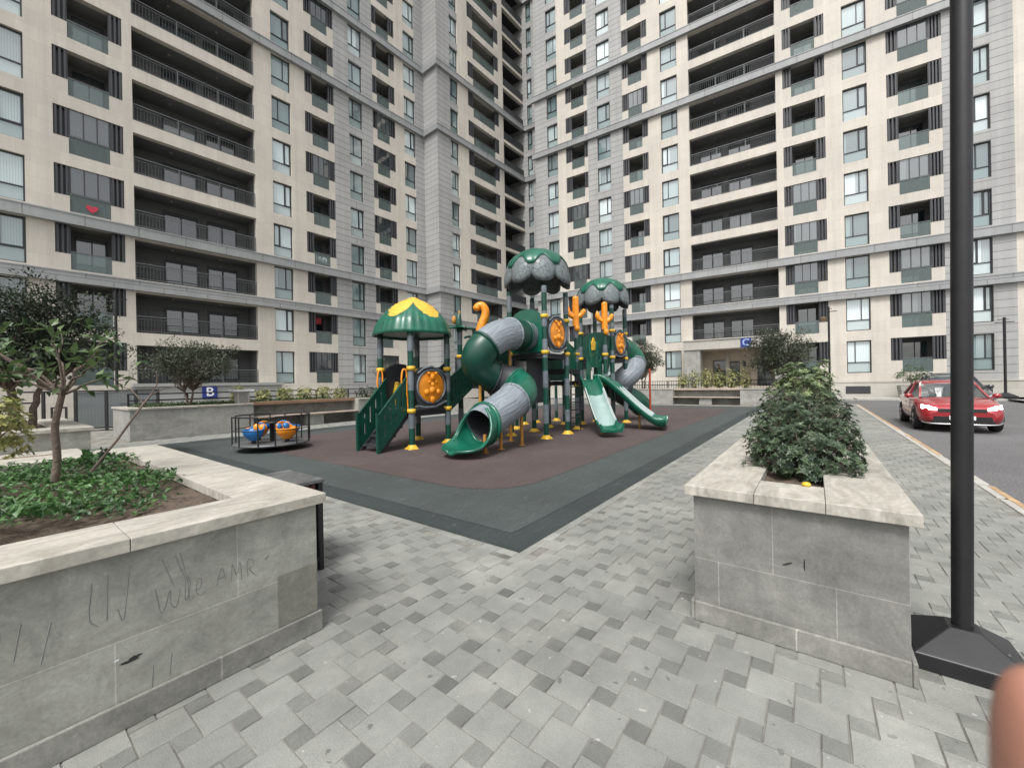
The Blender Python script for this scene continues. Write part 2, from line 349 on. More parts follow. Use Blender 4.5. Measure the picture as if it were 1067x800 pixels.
K['rub_green'] = rubber('rubber_grey_green', (.046,.057,.056)); K['rub_dark'] = rubber('rubber_dark_green', (.027,.036,.036)); K['rub_red'] = rubber('rubber_maroon', (.068,.050,.049))
K['pgreen'] = M('green_plastic', (.006,.098,.060), .30, var=.28, scale=3, bump=.05, coat=.15)
K['pgreen_dark'] = M('dark_green_plastic', (.005,.052,.035), .36, var=.3, scale=4, bump=.03)
K['pgrey'] = M('grey_bark_plastic', (.125,.148,.165), .42, var=.3, scale=5, bump=.4, bscale=9)
K['pdark'] = M('charcoal_plastic', (.035,.037,.042), .5, var=.2, scale=4, bump=.1)
K['porange'] = M('orange_plastic', (.78,.27,.014), .38, var=.22, scale=5, bump=.03, coat=.1)
K['pyellow'] = M('yellow_plastic', (.68,.42,.03), .45, var=.28, scale=6, bump=.1)
K['thatch'] = M('yellow_thatch_plastic', (.80,.40,.045), .5, var=.2, scale=12, bump=.9, bscale=22)
K['pblue'] = M('blue_plastic', (.012,.14,.40), .35, var=.12, scale=5, bump=.03)
K['steel'] = M('worn_steel', (.55,.57,.58), .28, .9, var=.12, scale=6, bump=.03)
K['ochre'] = M('ochre_painted_post', (.40,.19,.03), .5, var=.25, scale=8, bump=.05)
K['deck'] = M('deck_rubber_and_tube_shade', (.02,.02,.024), .8, var=.2, bump=.1)
# bark-lined grey plastic for tubes
m, t, b, N, L = nodes('grey_bark_tube')
at_ = N('ShaderNodeAttribute', attribute_name='along'); mp = N('ShaderNodeMapping'); mp.inputs['Scale'].default_value = (2.2,2.2,.42); L(at_.outputs['Vector'], mp.inputs[0])
wv = N('ShaderNodeTexNoise', Scale=1.6, Detail=1.5, Distortion=.4); L(mp.outputs[0], wv.inputs['Vector'])
w2 = N('ShaderNodeMath', operation='PINGPONG'); w2.inputs[1].default_value = .055; L(wv.outputs['Fac'], w2.inputs[0])
w3 = N('ShaderNodeMath', operation='MULTIPLY'); w3.inputs[1].default_value = 18.; L(w2.outputs[0], w3.inputs[0])
b.inputs['Base Color'].default_value = (.21,.235,.26,1); b.inputs['Roughness'].default_value = .36
L(ramp(N, L, w3.outputs[0], .0, .16, (.10,.115,.13,1), (.225,.255,.285,1)), b.inputs['Base Color'])
bp = N('ShaderNodeBump', Strength=.6, Distance=.02); L(w3.outputs[0], bp.inputs['Height']); L(bp.outputs[0], b.inputs['Normal'])
K['bark_tube'] = m
K['bark'] = M('tree_bark', (.13,.10,.08), .9, var=.3, scale=14, bump=.6, bscale=40)
K['leaf_dark'] = MLEAF('leaf_dark', (.014,.024,.014), (.060,.085,.048))
K['leaf_olive'] = MLEAF('leaf_olive', (.028,.038,.024), (.115,.135,.085))
K['leaf_mid'] = MLEAF('leaf_mid', (.022,.055,.018), (.11,.17,.06))
K['leaf_cover'] = MLEAF('leaf_cover', (.018,.058,.016), (.085,.19,.052))
K['leaf_hedge'] = MLEAF('leaf_hedge', (.018,.038,.020), (.085,.125,.065), rough=.38, trans=.15)
K['leaf_hedge2'] = MLEAF('leaf_hedge_light', (.05,.085,.035), (.24,.30,.14), rough=.4)
K['leaf_yellow'] = MLEAF('leaf_yellow', (.09,.13,.03), (.52,.50,.20))
K['skin'] = M('skin', (.40,.19,.135), .45, var=.1, scale=30, bump=.05, bscale=300)

# ================================================================== GROUND
def sheet(name, poly, z, mat, kind='structure', loc=S(0,0), rot=ANG):
    mb = MB(); mb.add([(x, y, z) for x, y in poly], [tuple(range(len(poly)))])
    o = mb.build(name, mat); o.location = loc; o.rotation_euler = (0,0,rot); return struct(o, kind)
def rrect(a0, a1, b0, b1, r, n=6):
    out = []
    for cx, cy, t0 in ((a1-r,b0+r,-90),(a1-r,b1-r,0),(a0+r,b1-r,90),(a0+r,b0+r,180)):
        for k in range(n+1):
            t = R_(t0 + 90*k/n); out.append((cx+r*math.cos(t), cy+r*math.sin(t)))
    return out
sheet('ground', [(-300,-300),(300,-300),(300,300),(-300,300)], -.16, K['ground'])
sheet('road', [(-40,-9.5),(60,-9.5),(60,40),(30.9,40),(30.9,-1.95),(-40,-1.95)], -.125, K['asphalt'])
sheet('far_pavement', [(-40,-40),(80,-40),(80,-9.6),(-40,-9.6)], .0, K['ground'])
KERB = -1.95
sheet('paving_bed', [(-14,KERB+.14),(29.6,KERB+.14),(30.7,KERB+.6),(30.7,34),(-14,34)], -.006, K['joint'])
mb = MB()
def kerb_run(p, q, n, m):
    for i in range(n):
        t0 = i/n; t1 = (i+1)/n - .006/max(.3, math.dist(p,q)/n)*.3
        a = (p[0]+(q[0]-p[0])*t0, p[1]+(q[1]-p[1])*t0, -.065); b_ = (p[0]+(q[0]-p[0])*t1, p[1]+(q[1]-p[1])*t1, -.065)
        mb.bar(a, b_, .14, .15, m)
kerb_run((-14,KERB+.07), (29.4,KERB+.07), 52, 0)
kerb_run((29.5,KERB+.1), (30.75,KERB+1.2), 2, 0); kerb_run((30.78,KERB+1.25), (30.78,34), 36, 0)
o = mb.build('kerb', [K['kerb']], bevel=.012); o.rotation_euler = (0,0,ANG); struct(o)
mb = MB()        # worn orange paint on the road face and the outer half of the kerb top
for i in range(43):
    a = -10 + i*.92
    if random.random() < .8:
        mb.box(a, a+.9, KERB+.003-.008, KERB+.060, .012-.003, .0145)
        mb.box(a, a+.9, KERB-.004, KERB-.001, -.11, .0)
o = mb.build('kerb_paint', K['kerbpaint']); o.rotation_euler = (0,0,ANG); struct(o)

# rubber safety surface of the playground
MA0, MA1, MB0, MB1 = 2.97, 25.6, 2.18, 14.7
sheet('rubber_edging', [(MA0,MB0),(MA1,MB0),(MA1,MB1),(MA0,MB1)], .004, K['rub_dark'])
sheet('rubber_surface', rrect(MA0+.33,MA1-.4,MB0+.33,MB1-.8,.02,1), .008, K['rub_green'])
sheet('rubber_field', [(x+random.uniform(-.03,.03), y+random.uniform(-.03,.03)) for x, y in rrect(MA0+1.32,MA1-2.2,MB0+1.28,MB1-1.8,.95,24)], .012, K['rub_red'])

# pavers: large and small concrete squares, one Pythagorean pattern
B_, S_ = .2, .1; GAP = .0025; BEV = .003
mb = MB(); rnd = random.Random(3); V1 = (B_, -S_); V2 = (S_, B_)
def in_paving(a, b, s):
    if not (KERB+.14 < b and b+s < 16.4 and -3.2 < a and a+s < 26.7): return False
    if a+s > MA0 and a < MA1 and b+s > MB0 and b < MB1: return False
    if a < 1.2 and 2.7 < b < 6.4: return False
    if 2.95 < a < 11 and -.25 < b < .5: return False
    X, Y, _ = S(a, b)
    return Y > .6 and abs(X) < 1.36*Y + 1.0 and math.hypot(X, Y) < 25
def clip_tile(a, b, s, c):
    h = rnd.uniform(-.0012,.0008) if rnd.random() < .88 else rnd.uniform(-.003, .002)
    p = [(a+GAP,b+GAP),(a+s-GAP,b+GAP),(a+s-GAP,b+s-GAP),(a+GAP,b+s-GAP)]
    # shave tiles that reach over the mat edge
    i = [(p[0][0]+BEV,p[0][1]+BEV),(p[1][0]-BEV,p[1][1]+BEV),(p[2][0]-BEV,p[2][1]-BEV),(p[3][0]+BEV,p[3][1]-BEV)]
    t1, t2 = rnd.uniform(-.0022,.0022), rnd.uniform(-.0022,.0022)
    vs = [(x,y,-.005) for x,y in p] + [(x,y,h-.0005+(t1 if k in (1,2) else -t1)+(t2 if k > 1 else -t2)) for k,(x,y) in enumerate(i)]
    mb.add(vs, [(4,5,6,7),(0,1,5,4),(1,2,6,5),(2,3,7,6),(3,0,4,7)], 0, c)
for i in range(-140, 200):
    for j in range(-140, 160):
        a = i*V1[0] + j*V2[0]; b = i*V1[1] + j*V2[1]
        if a < -4 or a > 27 or b < -2.2 or b > 17: continue
        if in_paving(a, b, B_):
            clip_tile(a, b, B_, max(-.16, min(.16, rnd.gauss(0, .045))))
        if in_paving(a+B_, b+B_-S_, S_):
            clip_tile(a+B_, b+B_-S_, S_, rnd.choice((-.36,-.32,-.28,-.40,-.24,-.14,-.33,-.38))*(1 if math.hypot(a,b) < 3 else .78 if math.hypot(a,b) < 5 else .55) + rnd.gauss(0,.05))
# soldier rows that close the pattern along the mat
def row(a0, b0, da, db, n, wa, wb):
    for k in range(n):
        a, b = a0+da*k, b0+db*k
        X, Y, _ = S(a, b)
        if Y < .6 or math.hypot(X, Y) > 25: continue
        g = GAP; c = rnd.gauss(.02,.07)
        p = [(a+g,b+g),(a+wa-g,b+g),(a+wa-g,b+wb-g),(a+g,b+wb-g)]
        q = [(p[0][0]+BEV,p[0][1]+BEV),(p[1][0]-BEV,p[1][1]+BEV),(p[2][0]-BEV,p[2][1]-BEV),(p[3][0]+BEV,p[3][1]-BEV)]
        mb.add([(x,y,-.004) for x,y in p]+[(x,y,.0025) for x,y in q], [(4,5,6,7),(0,1,5,4),(1,2,6,5),(2,3,7,6),(3,0,4,7)], 0, c)
row(MA0-.2, MB0-.1, .2, 0, 116, .2, .1)
row(MA0-.1, MB0, 0, .2, 62, .1, .2)
o = mb.build('pavement', K['paver']); o.rotation_euler = (0,0,ANG); struct(o)

# ================================================================== BUILDINGS
FH = 3.3; Z0 = 1.7; NF = 16; ZT = Z0 + NF*FH; BANDS = (2, 3, 8, 10, 15)
rb = random.Random(11)
class Facade:
    def __init__(s, root, O, ang):
        s.root = root; s.O = Vector((O[0], O[1])); s.d = Vector((math.cos(ang), math.sin(ang))); s.n = Vector((-s.d.y, s.d.x))
        s.wb = MB(); s.wg = MB()
    def s_(s, x, y, y0=0):
        """photo pixel -> distance along the facade plane standing y0 behind the base line"""
        u, _ = ray(x, y); O = s.O + s.n*y0
        return (u*O.y - O.x) / (s.d.x - u*s.d.y)
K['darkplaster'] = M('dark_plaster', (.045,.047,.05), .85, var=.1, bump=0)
WIN_CACHE = {}
def window_meshes(w, h, flip, style):
    key = (round(w,2), round(h,2), flip, style)
    if key in WIN_CACHE: return WIN_CACHE[key]
    f = MB(); t = .07; x0, x1 = -w/2, w/2; tr = h*.33
    f.box(x0,x0+t,0,.09,0,h); f.box(x1-t,x1,0,.09,0,h); f.box(x0+t,x1-t,0,.09,0,t); f.box(x0+t,x1-t,0,.09,h-t,h)
    f.box(x0+t,x1-t,.002,.088,tr-.03,tr+.03)
    mx = x0 + w*(.36 if not flip else .64)
    f.box(mx-.03,mx+.03,.004,.086,tr+.03,h-t)
    if style == 1: # opening sash with a heavier frame
        a, b_ = (x0+t, mx-.03) if not flip else (mx+.03, x1-t)
        for q in ((a,a+.045,tr+.03,h-t),(b_-.045,b_,tr+.03,h-t)): f.box(q[0],q[1],-.012,.04,q[2],q[3])
        f.box(a+.045,b_-.045,-.012,.04,tr+.03,tr+.075); f.box(a+.045,b_-.045,-.012,.04,h-t-.045,h-t)
    p = MB(); p.quad((x0+t*.5,.06,tr),(x1-t*.5,.06,tr),(x1-t*.5,.06,h-t*.5),(x0+t*.5,.06,h-t*.5)); p.quad((x0+t*.5,.06,t*.5),(x1-t*.5,.06,t*.5),(x1-t*.5,.06,tr),(x0+t*.5,.06,tr), 1)
    WIN_CACHE[key] = (f.mesh('window', K['frame']), p.mesh('pane', [K['pane'], K['lowpane']])); return WIN_CACHE[key]
def add_window(root, x, y, z, w, h, dark=False):
    f, p = window_meshes(w, h, rb.random() < .5 if not dark else False, rb.choice((0,1)))
    o = link('window', f, root, (x, y, z)); q = link('pane', p, o); return o
LV = {}
def louvre_mesh(w, h):
    k = (round(w,2), round(h,2))
    if k in LV: return LV[k]
    m_ = MB(); n = max(2, int(w/.17))
    for i in range(n):
        x = w*(i+.5)/n; m_.box(x-.045, x+.045, 0, .10, .02, h-.02)
    m_.box(0,w,.03,.07,0,.03); m_.box(0,w,.03,.07,h-.03,h); m_.box(0, .04, .02, .09, 0, h); m_.box(w-.04, w, .02, .09, 0, h)
    m_.quad((0,.22,0),(w,.22,0),(w,.22,h),(0,.22,h), 1)
    LV[k] = m_.mesh('louvre', [K['louvre'], K['frame']]); return LV[k]
BC = {}
def balcony_meshes(w, n0, n1, ho, hb):
    """x from 0..w, glass between n0..n1, opening height ho, parapet height hb"""
    k = tuple(round(q,2) for q in (w,n0,n1,ho,hb))
    if k in BC: return BC[k]
    r = MB(); D = 1.6
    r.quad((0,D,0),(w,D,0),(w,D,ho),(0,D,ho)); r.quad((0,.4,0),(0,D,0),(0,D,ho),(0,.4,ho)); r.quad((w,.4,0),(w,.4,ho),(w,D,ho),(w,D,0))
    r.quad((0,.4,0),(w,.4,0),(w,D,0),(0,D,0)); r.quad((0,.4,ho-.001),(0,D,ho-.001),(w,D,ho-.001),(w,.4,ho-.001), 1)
    r.box(w*.30,w*.78,D-.06,D-.01,0.02,ho-.25, 3)                  # terrace door frame
    pk = MB(); pk.box(0,n0,0,.18,0,hb,0); pk2 = MB(); pk2.box(n1,w,0,.18,0,hb,0)
    gl = MB(); gl.quad((n0,.05,0),(n1,.05,0),(n1,.05,hb+.12),(n0,.05,hb+.12)); gl.box(n0,n1,.02,.08,hb+.12,hb+.17,1); gl.box(n0,n1,.02,.08,0,.05,1)
    dp = MB(); dp.quad((w*.32,D-.07,.1),(w*.76,D-.07,.1),(w*.76,D-.07,ho-.32),(w*.32,D-.07,ho-.32)); dp.box(w*.535,w*.555,D-.10,D-.075,.1,ho-.32,1)
    gz = MB(); gz.quad((n0,.1,hb+.18),(n1,.1,hb+.18),(n1,.1,ho),(n0,.1,ho))
    for q in (n0, n0+(n1-n0)/3, n0+(n1-n0)*2/3, n1-.05): gz.box(q,q+.05,.07,.15,hb+.17,ho,1)
    gz.box(n0+.05,n1-.05,.08,.14,hb+.17,hb+.22,1)
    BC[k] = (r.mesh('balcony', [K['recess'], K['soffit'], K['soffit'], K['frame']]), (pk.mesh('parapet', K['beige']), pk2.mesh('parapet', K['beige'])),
             gl.mesh('balustrade', [K['glass'], K['rail']]), dp.mesh('balcony_door', [K['dark_pane'], K['frame']]), gz.mesh('glazing', [K['dark_pane'], K['frame']]))
    return BC[k]
def add_balcony(root, x, y, z, w, n0, n1, ho, hb, glazed):
    r, pk, gl, dp, gz = balcony_meshes(w, n0, n1, ho, hb)
    o = link('balcony', r, root, (x, y, z)); link('parapet', pk[0], o); link('parapet', pk[1], o); link('balustrade', gl, o); link('balcony_door', dp, o)
    link('louvre', louvre_mesh(n0, ho-hb), o, (0, .03, hb)); link('louvre', louvre_mesh(w-n1, ho-hb), o, (n1, .03, hb))
    if glazed: link('glazing', gz, o)
    return o
LC = {}
def loggia_meshes(w, ho, wins):
    k = (round(w,2), round(ho,2), tuple(round(q,2) for q in wins))
    if k in LC: return LC[k]
    r = MB(); D = 2.1
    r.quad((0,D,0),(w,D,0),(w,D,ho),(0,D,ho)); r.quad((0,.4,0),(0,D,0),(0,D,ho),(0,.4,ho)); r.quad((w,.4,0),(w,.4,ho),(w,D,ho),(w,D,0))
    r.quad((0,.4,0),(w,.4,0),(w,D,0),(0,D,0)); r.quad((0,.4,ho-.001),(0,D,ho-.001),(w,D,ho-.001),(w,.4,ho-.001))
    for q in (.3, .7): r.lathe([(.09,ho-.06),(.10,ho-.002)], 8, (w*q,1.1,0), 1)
    g = MB(); h = 1.08
    g.box(0,w,.08,.13,h-.05,h); g.box(0,w,.09,.12,.10,.13); g.box(0,w,.09,.12,h-.2,h-.18)
    n = max(3, round(w/2.2))
    for i in range(n+1):
        x = min(max(w*i/n, .03), w-.03); g.box(x-.025,x+.025,.08,.13,0,h)
    nb = int(w/.16)
    for i in range(nb):
        x = w*(i+.5)/nb; g.box(x-.006,x+.006,.099,.111,.13,h-.2)
    ww, wh = 1.9, 1.75
    f = MB()
    f.box(-ww/2,-ww/2+.09,0,.07,0,wh); f.box(ww/2-.09,ww/2,0,.07,0,wh); f.box(-ww/2+.09,ww/2-.09,0,.07,0,.09); f.box(-ww/2+.09,ww/2-.09,0,.07,wh-.22,wh); f.box(-.05,.05,.002,.068,.09,wh-.22)
    p = MB(); p.quad((-ww/2+.05,.05,.05),(ww/2-.05,.05,.05),(ww/2-.05,.05,wh-.05),(-ww/2+.05,.05,wh-.05))
    LC[k] = (r.mesh('loggia', [K['loggia'], K['soffit']]), g.mesh('railing', K['rail']), f.mesh('window', K['frame']), p.mesh('pane', K['dark_pane'])); return LC[k]
def add_loggia(root, x, y, z, w, ho, wins):
    r, g, f, p = loggia_meshes(w, ho, wins)
    o = link('loggia', r, root, (x, y, z)); link('railing', g, o)
    for q in wins:
        j = link('window', join_fp(f, p), o, (w*q, 2.02, .35))
    return o
JF = {}
def join_fp(f, p):
    """frame and pane of a loggia window as one two-material mesh (each is only a few pixels)"""
    if f.name in JF: return JF[f.name]
    mb = MB()
    for me, mi in ((f, 0), (p, 1)):
        mb.add([tuple(v.co) for v in me.vertices], [tuple(q.vertices) for q in me.polygons], mi)
    JF[f.name] = mb.mesh('window', [K['frame'], K['dark_pane']]); return JF[f.name]
def emit(F_, cols, y0, zb=0, skip=()):
    """cols: (kind, s0, s1, *extra); openings are cut floor by floor, walls stand between them"""
    for ci, c in enumerate(cols):
        kind, a, b_ = c[:3]; W = F_.wg if (kind == 'grey' or (kind == 'win' and c[3] == 'g')) else F_.wb
        if kind in ('beige', 'grey'): W.box(a, b_, y0, y0+.4, zb, ZT); continue
        lo, hi = {'win': (.15, 2.66), 'dlog': (.04, 2.98), 'bal': (.14, 2.72), 'log': (.10, 2.62)}[kind]
        prev = zb
        for k in range(NF):
            z = Z0 + FH*k
            if (ci, k) in skip:
                prev = 4.22; continue
            W.box(a, b_, y0, y0+.4, prev, z+lo); prev = z+hi
            if kind == 'win': add_window(F_.root, (a+b_)/2, y0+.16, z+lo, b_-a, hi-lo)
            elif kind == 'bal':
                hb = 1.02 - lo
                add_balcony(F_.root, a, y0, z+lo, b_-a, c[3]-a, c[4]-a, hi-lo, hb, rb.random() < (c[5] if len(c) > 5 else .28))
            elif kind == 'dlog':
                r = MB(); w_ = b_-a; D = 2.1; ho = hi-lo
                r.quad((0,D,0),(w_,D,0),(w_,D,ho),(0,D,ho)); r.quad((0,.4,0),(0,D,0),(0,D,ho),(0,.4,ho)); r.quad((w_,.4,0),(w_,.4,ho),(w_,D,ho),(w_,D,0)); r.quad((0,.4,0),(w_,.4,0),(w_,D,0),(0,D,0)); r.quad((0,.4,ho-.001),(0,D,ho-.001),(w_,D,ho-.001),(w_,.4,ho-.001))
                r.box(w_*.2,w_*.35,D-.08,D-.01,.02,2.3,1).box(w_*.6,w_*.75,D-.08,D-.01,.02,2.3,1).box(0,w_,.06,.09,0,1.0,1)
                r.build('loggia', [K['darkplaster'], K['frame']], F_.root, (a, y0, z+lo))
            else: add_loggia(F_.root, a, y0, z+lo, b_-a, hi-lo, c[3])
        W.box(a, b_, y0, y0+.4, prev, ZT)
def bands(F_, s0, s1, y0, ret=None):
    for k in BANDS:
        z1 = Z0 + FH*k; z0 = z1 - .62; m_ = MB()
        m_.box(s0, s1, y0-.28, y0+.03, z0, z1)
        m_.box(s0, s1, y0-.31, y0-.281, z1-.06, z1+.01)
        m_.build('floor_band', K['band'], F_.root)

# ---- left block
OL = (-23.3, 24.9); AL = math.atan2(1, .819)
LB = thing('apartment_building', 'beige and grey apartment tower on the left with charcoal loggias above the B sign', 'apartment building', (OL[0], OL[1], 0), AL)
f = Facade(LB, OL, AL)
YP = -2.16
p = lambda x, y: f.s_(x, y)
q = lambda x, y: f.s_(x, y, YP)
sL0 = p(-260, 200)
colsL = [('beige', sL0-14, p(-62,119)), ('win', p(-62,119), p(24.8,119), 'b'), ('beige', p(24.8,119), p(57,235)),
  ('bal', p(57,235), p(130.4,248), p(73.4,238), p(116.5,248), .35), ('beige', p(130.4,248), p(140.5,250)),
  ('log', p(140.5,250), p(267.8,270), (.40,.76)), ('beige', p(267.8,270), p(285.3,238)), ('win', p(285.3,238), p(305,238), 'b'),
  ('beige', p(305,238), p(320,245)), ('bal', p(320,245), p(350.4,250), p(327.6,245), p(344.3,245)), ('grey', p(350.4,250), p(365.6,230)),
  ('win', p(365.6,230), p(379.5,230), 'g'), ('grey', p(379.5,230), p(390.4,230)),
  ('bal', p(390.4,230), p(413.7,235), p(395,230), p(408,232)), ('beige', p(413.7,235), p(423.3,250)), ('win', p(423.3,250), p(434.7,250), 'b'),
  ('grey', p(434.7,250), p(446.8,250))]
emit(f, colsL, 0)
sr = q(458.7,300)
colsP = [('grey', sr, q(471.4,240)), ('win', q(471.4,240), q(479.7,240), 'g'), ('beige', q(479.7,240), q(490,230)),
  ('bal', q(490,230), q(522,235), q(495.5,230), q(518,235), .1), ('beige', q(522,235), q(526.5,235)),
  ('dlog', q(526.5,235), q(547.5,235)), ('beige', q(547.5,235), q(550,235)), ('beige', q(550,235), q(550,235)+4)]
emit(f, colsP, YP)
f.wg.box(sr, sr+.4, YP+.4, 0, 0, ZT)
f.wg.box(p(446.8,250), sr+.4, .0, .4, 0, ZT) if sr+.4 > p(446.8,250) else None
sEnd = colsP[-1][2]
f.wb.build('wall', K['beige'], LB); f.wg.build('cladding', K['grey'], LB)
bands(f, sL0-14, sr-.285, 0); bands(f, sr-.28, sEnd, YP)
for k in BANDS:
    z1 = Z0+FH*k; MB().box(sr-.28, sr+.03, YP+.031, -.285, z1-.62, z1).build('floor_band', K['band'], LB)
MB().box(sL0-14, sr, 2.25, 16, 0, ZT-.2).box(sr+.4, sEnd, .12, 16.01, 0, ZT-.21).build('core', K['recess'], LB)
MB().box(sL0-14.2, sEnd+.2, -2.4, 16.2, ZT+.002, ZT+1.0).build('roof', K['band'], LB)
# grey plinth wall with a ledge below the loggias
pl = MB(); a, b_ = p(138,400), p(276,400)
pl.box(a, b_+.9, -.75, -.02, 0, 1.72); pl.box(a-.08, b_+1.0, -.85, -.015, 1.722, 1.92, 0)
pl.build('plinth', MPANEL('plinth_cladding', (.30,.305,.29), 3, .42, .02, (.14,.14,.14), var=.06, scale=.5), LB)

# ---- right block
OR_ = (2.65, 47.4); AR = math.atan2(-1, 1.53)
RB = thing('apartment_building', 'beige and grey apartment tower on the right with the blue C entrance canopy', 'apartment building', (OR_[0], OR_[1], 0), AR)
g = Facade(RB, OR_, AR)
p = lambda x, y: g.s_(x, y)
s0 = p(559,225)
colsR = [('grey', s0, p(571.8,240)), ('win', p(571.8,240), p(582.7,240), 'g'), ('beige', p(582.7,240), p(592,280)),
  ('bal', p(592,280), p(614.8,280), p(598,280), p(611.2,280)), ('grey', p(614.8,280), p(624.4,260)), ('win', p(624.4,260), p(638,260), 'g'), ('grey', p(638,260), p(651,265)),
  ('bal', p(651,265), p(677.6,265), p(657.3,265), p(671.5,265)), ('beige', p(677.6,265), p(690.8,250)), ('win', p(690.8,250), p(708,250), 'b'),
  ('beige', p(708,250), p(720,250)), ('log', p(720,250), p(811,260), (.23,.58)), ('beige', p(811,260), p(818,250)),
  ('bal', p(818,250), p(862,250), p(827,250), p(852,250), .35), ('beige', p(862,250), p(880.3,250)), ('win', p(880.3,250), p(906,250), 'b'),
  ('beige', p(906,250), p(926,235)), ('bal', p(926,235), p(984,235), p(938,235), p(969.7,235), .45), ('grey', p(984,235), p(1010.4,230)),
  ('win', p(1010.4,230), p(1034,230), 'g'), ('grey', p(1034,230), p(1059,230)), ('beige', p(1059,230), p(1090,230)),
  ('win', p(1090,230), p(1130,230), 'b'), ('beige', p(1130,230), p(1180,230)+6)]
li = [i for i, c in enumerate(colsR) if c[0] == 'log'][0]
emit(g, colsR, 0, skip={(li, 0)})
sE = colsR[-1][2]; sl0, sl1 = colsR[li][1:3]
# recessed link to the left block, with narrow windows
ga, gb = g.s_(551.2,225,4.0), g.s_(556.2,225,4.0)
link_cols = [('grey', s0-9, ga), ('win', ga, gb, 'g'), ('grey', gb, s0+.4)]
emit(g, link_cols, 4.0)
g.wg.box(s0, s0+.4, .4, 4.0, 0, ZT)
g.wb.build('wall', K['beige'], RB); g.wg.build('cladding', K['grey'], RB)
bands(g, s0-.3, sE, 0); bands(g, s0-9, s0-.31, 4.0)
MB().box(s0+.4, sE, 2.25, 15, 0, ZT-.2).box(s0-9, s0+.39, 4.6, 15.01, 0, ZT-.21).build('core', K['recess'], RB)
MB().box(s0-.5, sE+.3, -.4, 15.2, ZT+.002, ZT+1).build('roof', K['band'], RB)
bp_ = MB(); bp_.box(sl1+1.0, sE, -.06, -.003, 0, 1.10); bp_.box(sl1+1.0, sE, -.10, -.004, 1.102, 1.2)
bp_.box(s0, sl0-.6, -.06, -.003, 0, 1.10); bp_.box(s0, sl0-.6, -.10, -.004, 1.102, 1.2)
bp_.build('plinth', K['baseplinth'], RB)
for x0, x1 in ((p(881,400), p(907,400)), (p(1006,400), p(1034,400))):
    v = MB(); v.box(x0, x1, -.075, -.062, .22, .82)
    for i in range(8): v.box(x0+.05, x1-.05, -.095, -.076, .26+.07*i, .30+.07*i)
    v.build('vent_grille', K['louvre'], RB)
# entrance: canopy, piers, back wall with doors
e = MB(); e.box(sl0-.55, sl1+.35, -1.7, -.004, 4.22, 5.02); e.box(sl0-.62, sl1+.42, -1.78, -.006, 5.022, 5.12)
e.build('canopy', K['baseplinth'], RB)
e = MB(); e.box(sl0-.5, sl0+.85, -1.6, -.01, 0, 4.218); e.build('pier', K['wallfar'], RB)
e = MB(); e.box(sl1-.4, sl1+.3, -1.6, -.01, 0, 4.218); e.build('pier', K['wallfar'], RB)
e = MB(); e.quad((sl0,1.4,0),(sl1,1.4,0),(sl1,1.4,4.22),(sl0,1.4,4.22)); e.box(sl0, sl1, -1.5, 2.2, 0, .9); e.quad((sl0,.3,4.21),(sl0,2.2,4.21),(sl1,2.2,4.21),(sl1,.3,4.21))
e.box(sl0-.001,sl0+.02,0,1.4,0,4.2); e.box(sl1-.02,sl1+.001,0,1.4,0,4.2)
e.build('entrance_wall', M('entrance_plaster', (.44,.38,.30), .7, var=.06, scale=1), RB)
W_ = sl1 - sl0
for fr, dw, dh in ((.31,.95,2.35), (.49,.6,2.2), (.80,.55,2.3)):
    d = MB(); x = sl0 + W_*fr; d.box(x-dw/2-.08, x+dw/2+.08, 1.30, 1.38, .9, .9+dh+.08); dd = d.build('door', K['frame'], RB)
    h = MB(); h.quad((x-dw/2,1.295,.95),(x+dw/2,1.295,.95),(x+dw/2,1.295,.9+dh),(x-dw/2,1.295,.9+dh)); h.build('pane', K['dark_pane'], dd)
d = MB(); x = sl0+W_*.92; d.box(x-.75, x+.75, 1.30, 1.38, .9, 3.95); dd = d.build('door', K['frame'], RB)
d = MB(); d.quad((x-.67,1.295,.97),(x+.67,1.295,.97),(x+.67,1.295,3.88),(x-.67,1.295,3.88)); d.build('pane', K['dark_pane'], dd)
d = MB(); x = sl0+W_*.40; d.box(x-.13, x+.13, 1.28, 1.38, .9, 4.2); d.build('post', K['baseplinth'], RB)
d = MB(); x = sl0+W_*.60; d.box(x-.12, x+.12, 1.25, 1.38, 2.7, 3.2); d.build('wall_lamp', K['black'], RB)
d = MB(); d.bar((sl0-.9,-2.0,.1),(sl0-.55,-1.9,1.9),.05); d.bar((sl0-.55,-1.9,.3),(sl0-.55,-1.9,1.9),.05); d.build('handrail', K['black'], RB)

def letter(ch, size, mat, parent, loc, rot):
    cu = bpy.data.curves.new('letter', 'FONT'); cu.body = ch; cu.size = size; cu.extrude = .01; cu.align_x = 'CENTER'; cu.align_y = 'CENTER'; cu.offset = .012
    tmp = bpy.data.objects.new('tmp', cu); COL.objects.link(tmp)
    dg = bpy.context.evaluated_depsgraph_get(); me = bpy.data.meshes.new_from_object(tmp.evaluated_get(dg)); bpy.data.objects.remove(tmp)
    me.materials.clear(); me.materials.append(mat)
    o = link('letter', me, parent, loc); o.rotation_euler = rot; return o
K['signblue'] = M('sign_blue', (.018,.035,.20), .4, var=.08, bump=0); K['white'] = M('white_paint', (.72,.73,.74), .5, var=.05, bump=0)
def sign(ch, label, F_, s, y, z, w_, col=K['white']):
    P = F_.O + F_.d*s + F_.n*y
    t_ = thing('entrance_sign', label, 'sign', (P.x, P.y, z), math.atan2(F_.d.y, F_.d.x))
    MB().box(-w_/2, w_/2, -.05, 0, -w_/2, w_/2).build('panel', K['signblue'], t_, bevel=.01)
    letter(ch, w_*.98, col, t_, (0,-.062,0), (R_(90),0,0))
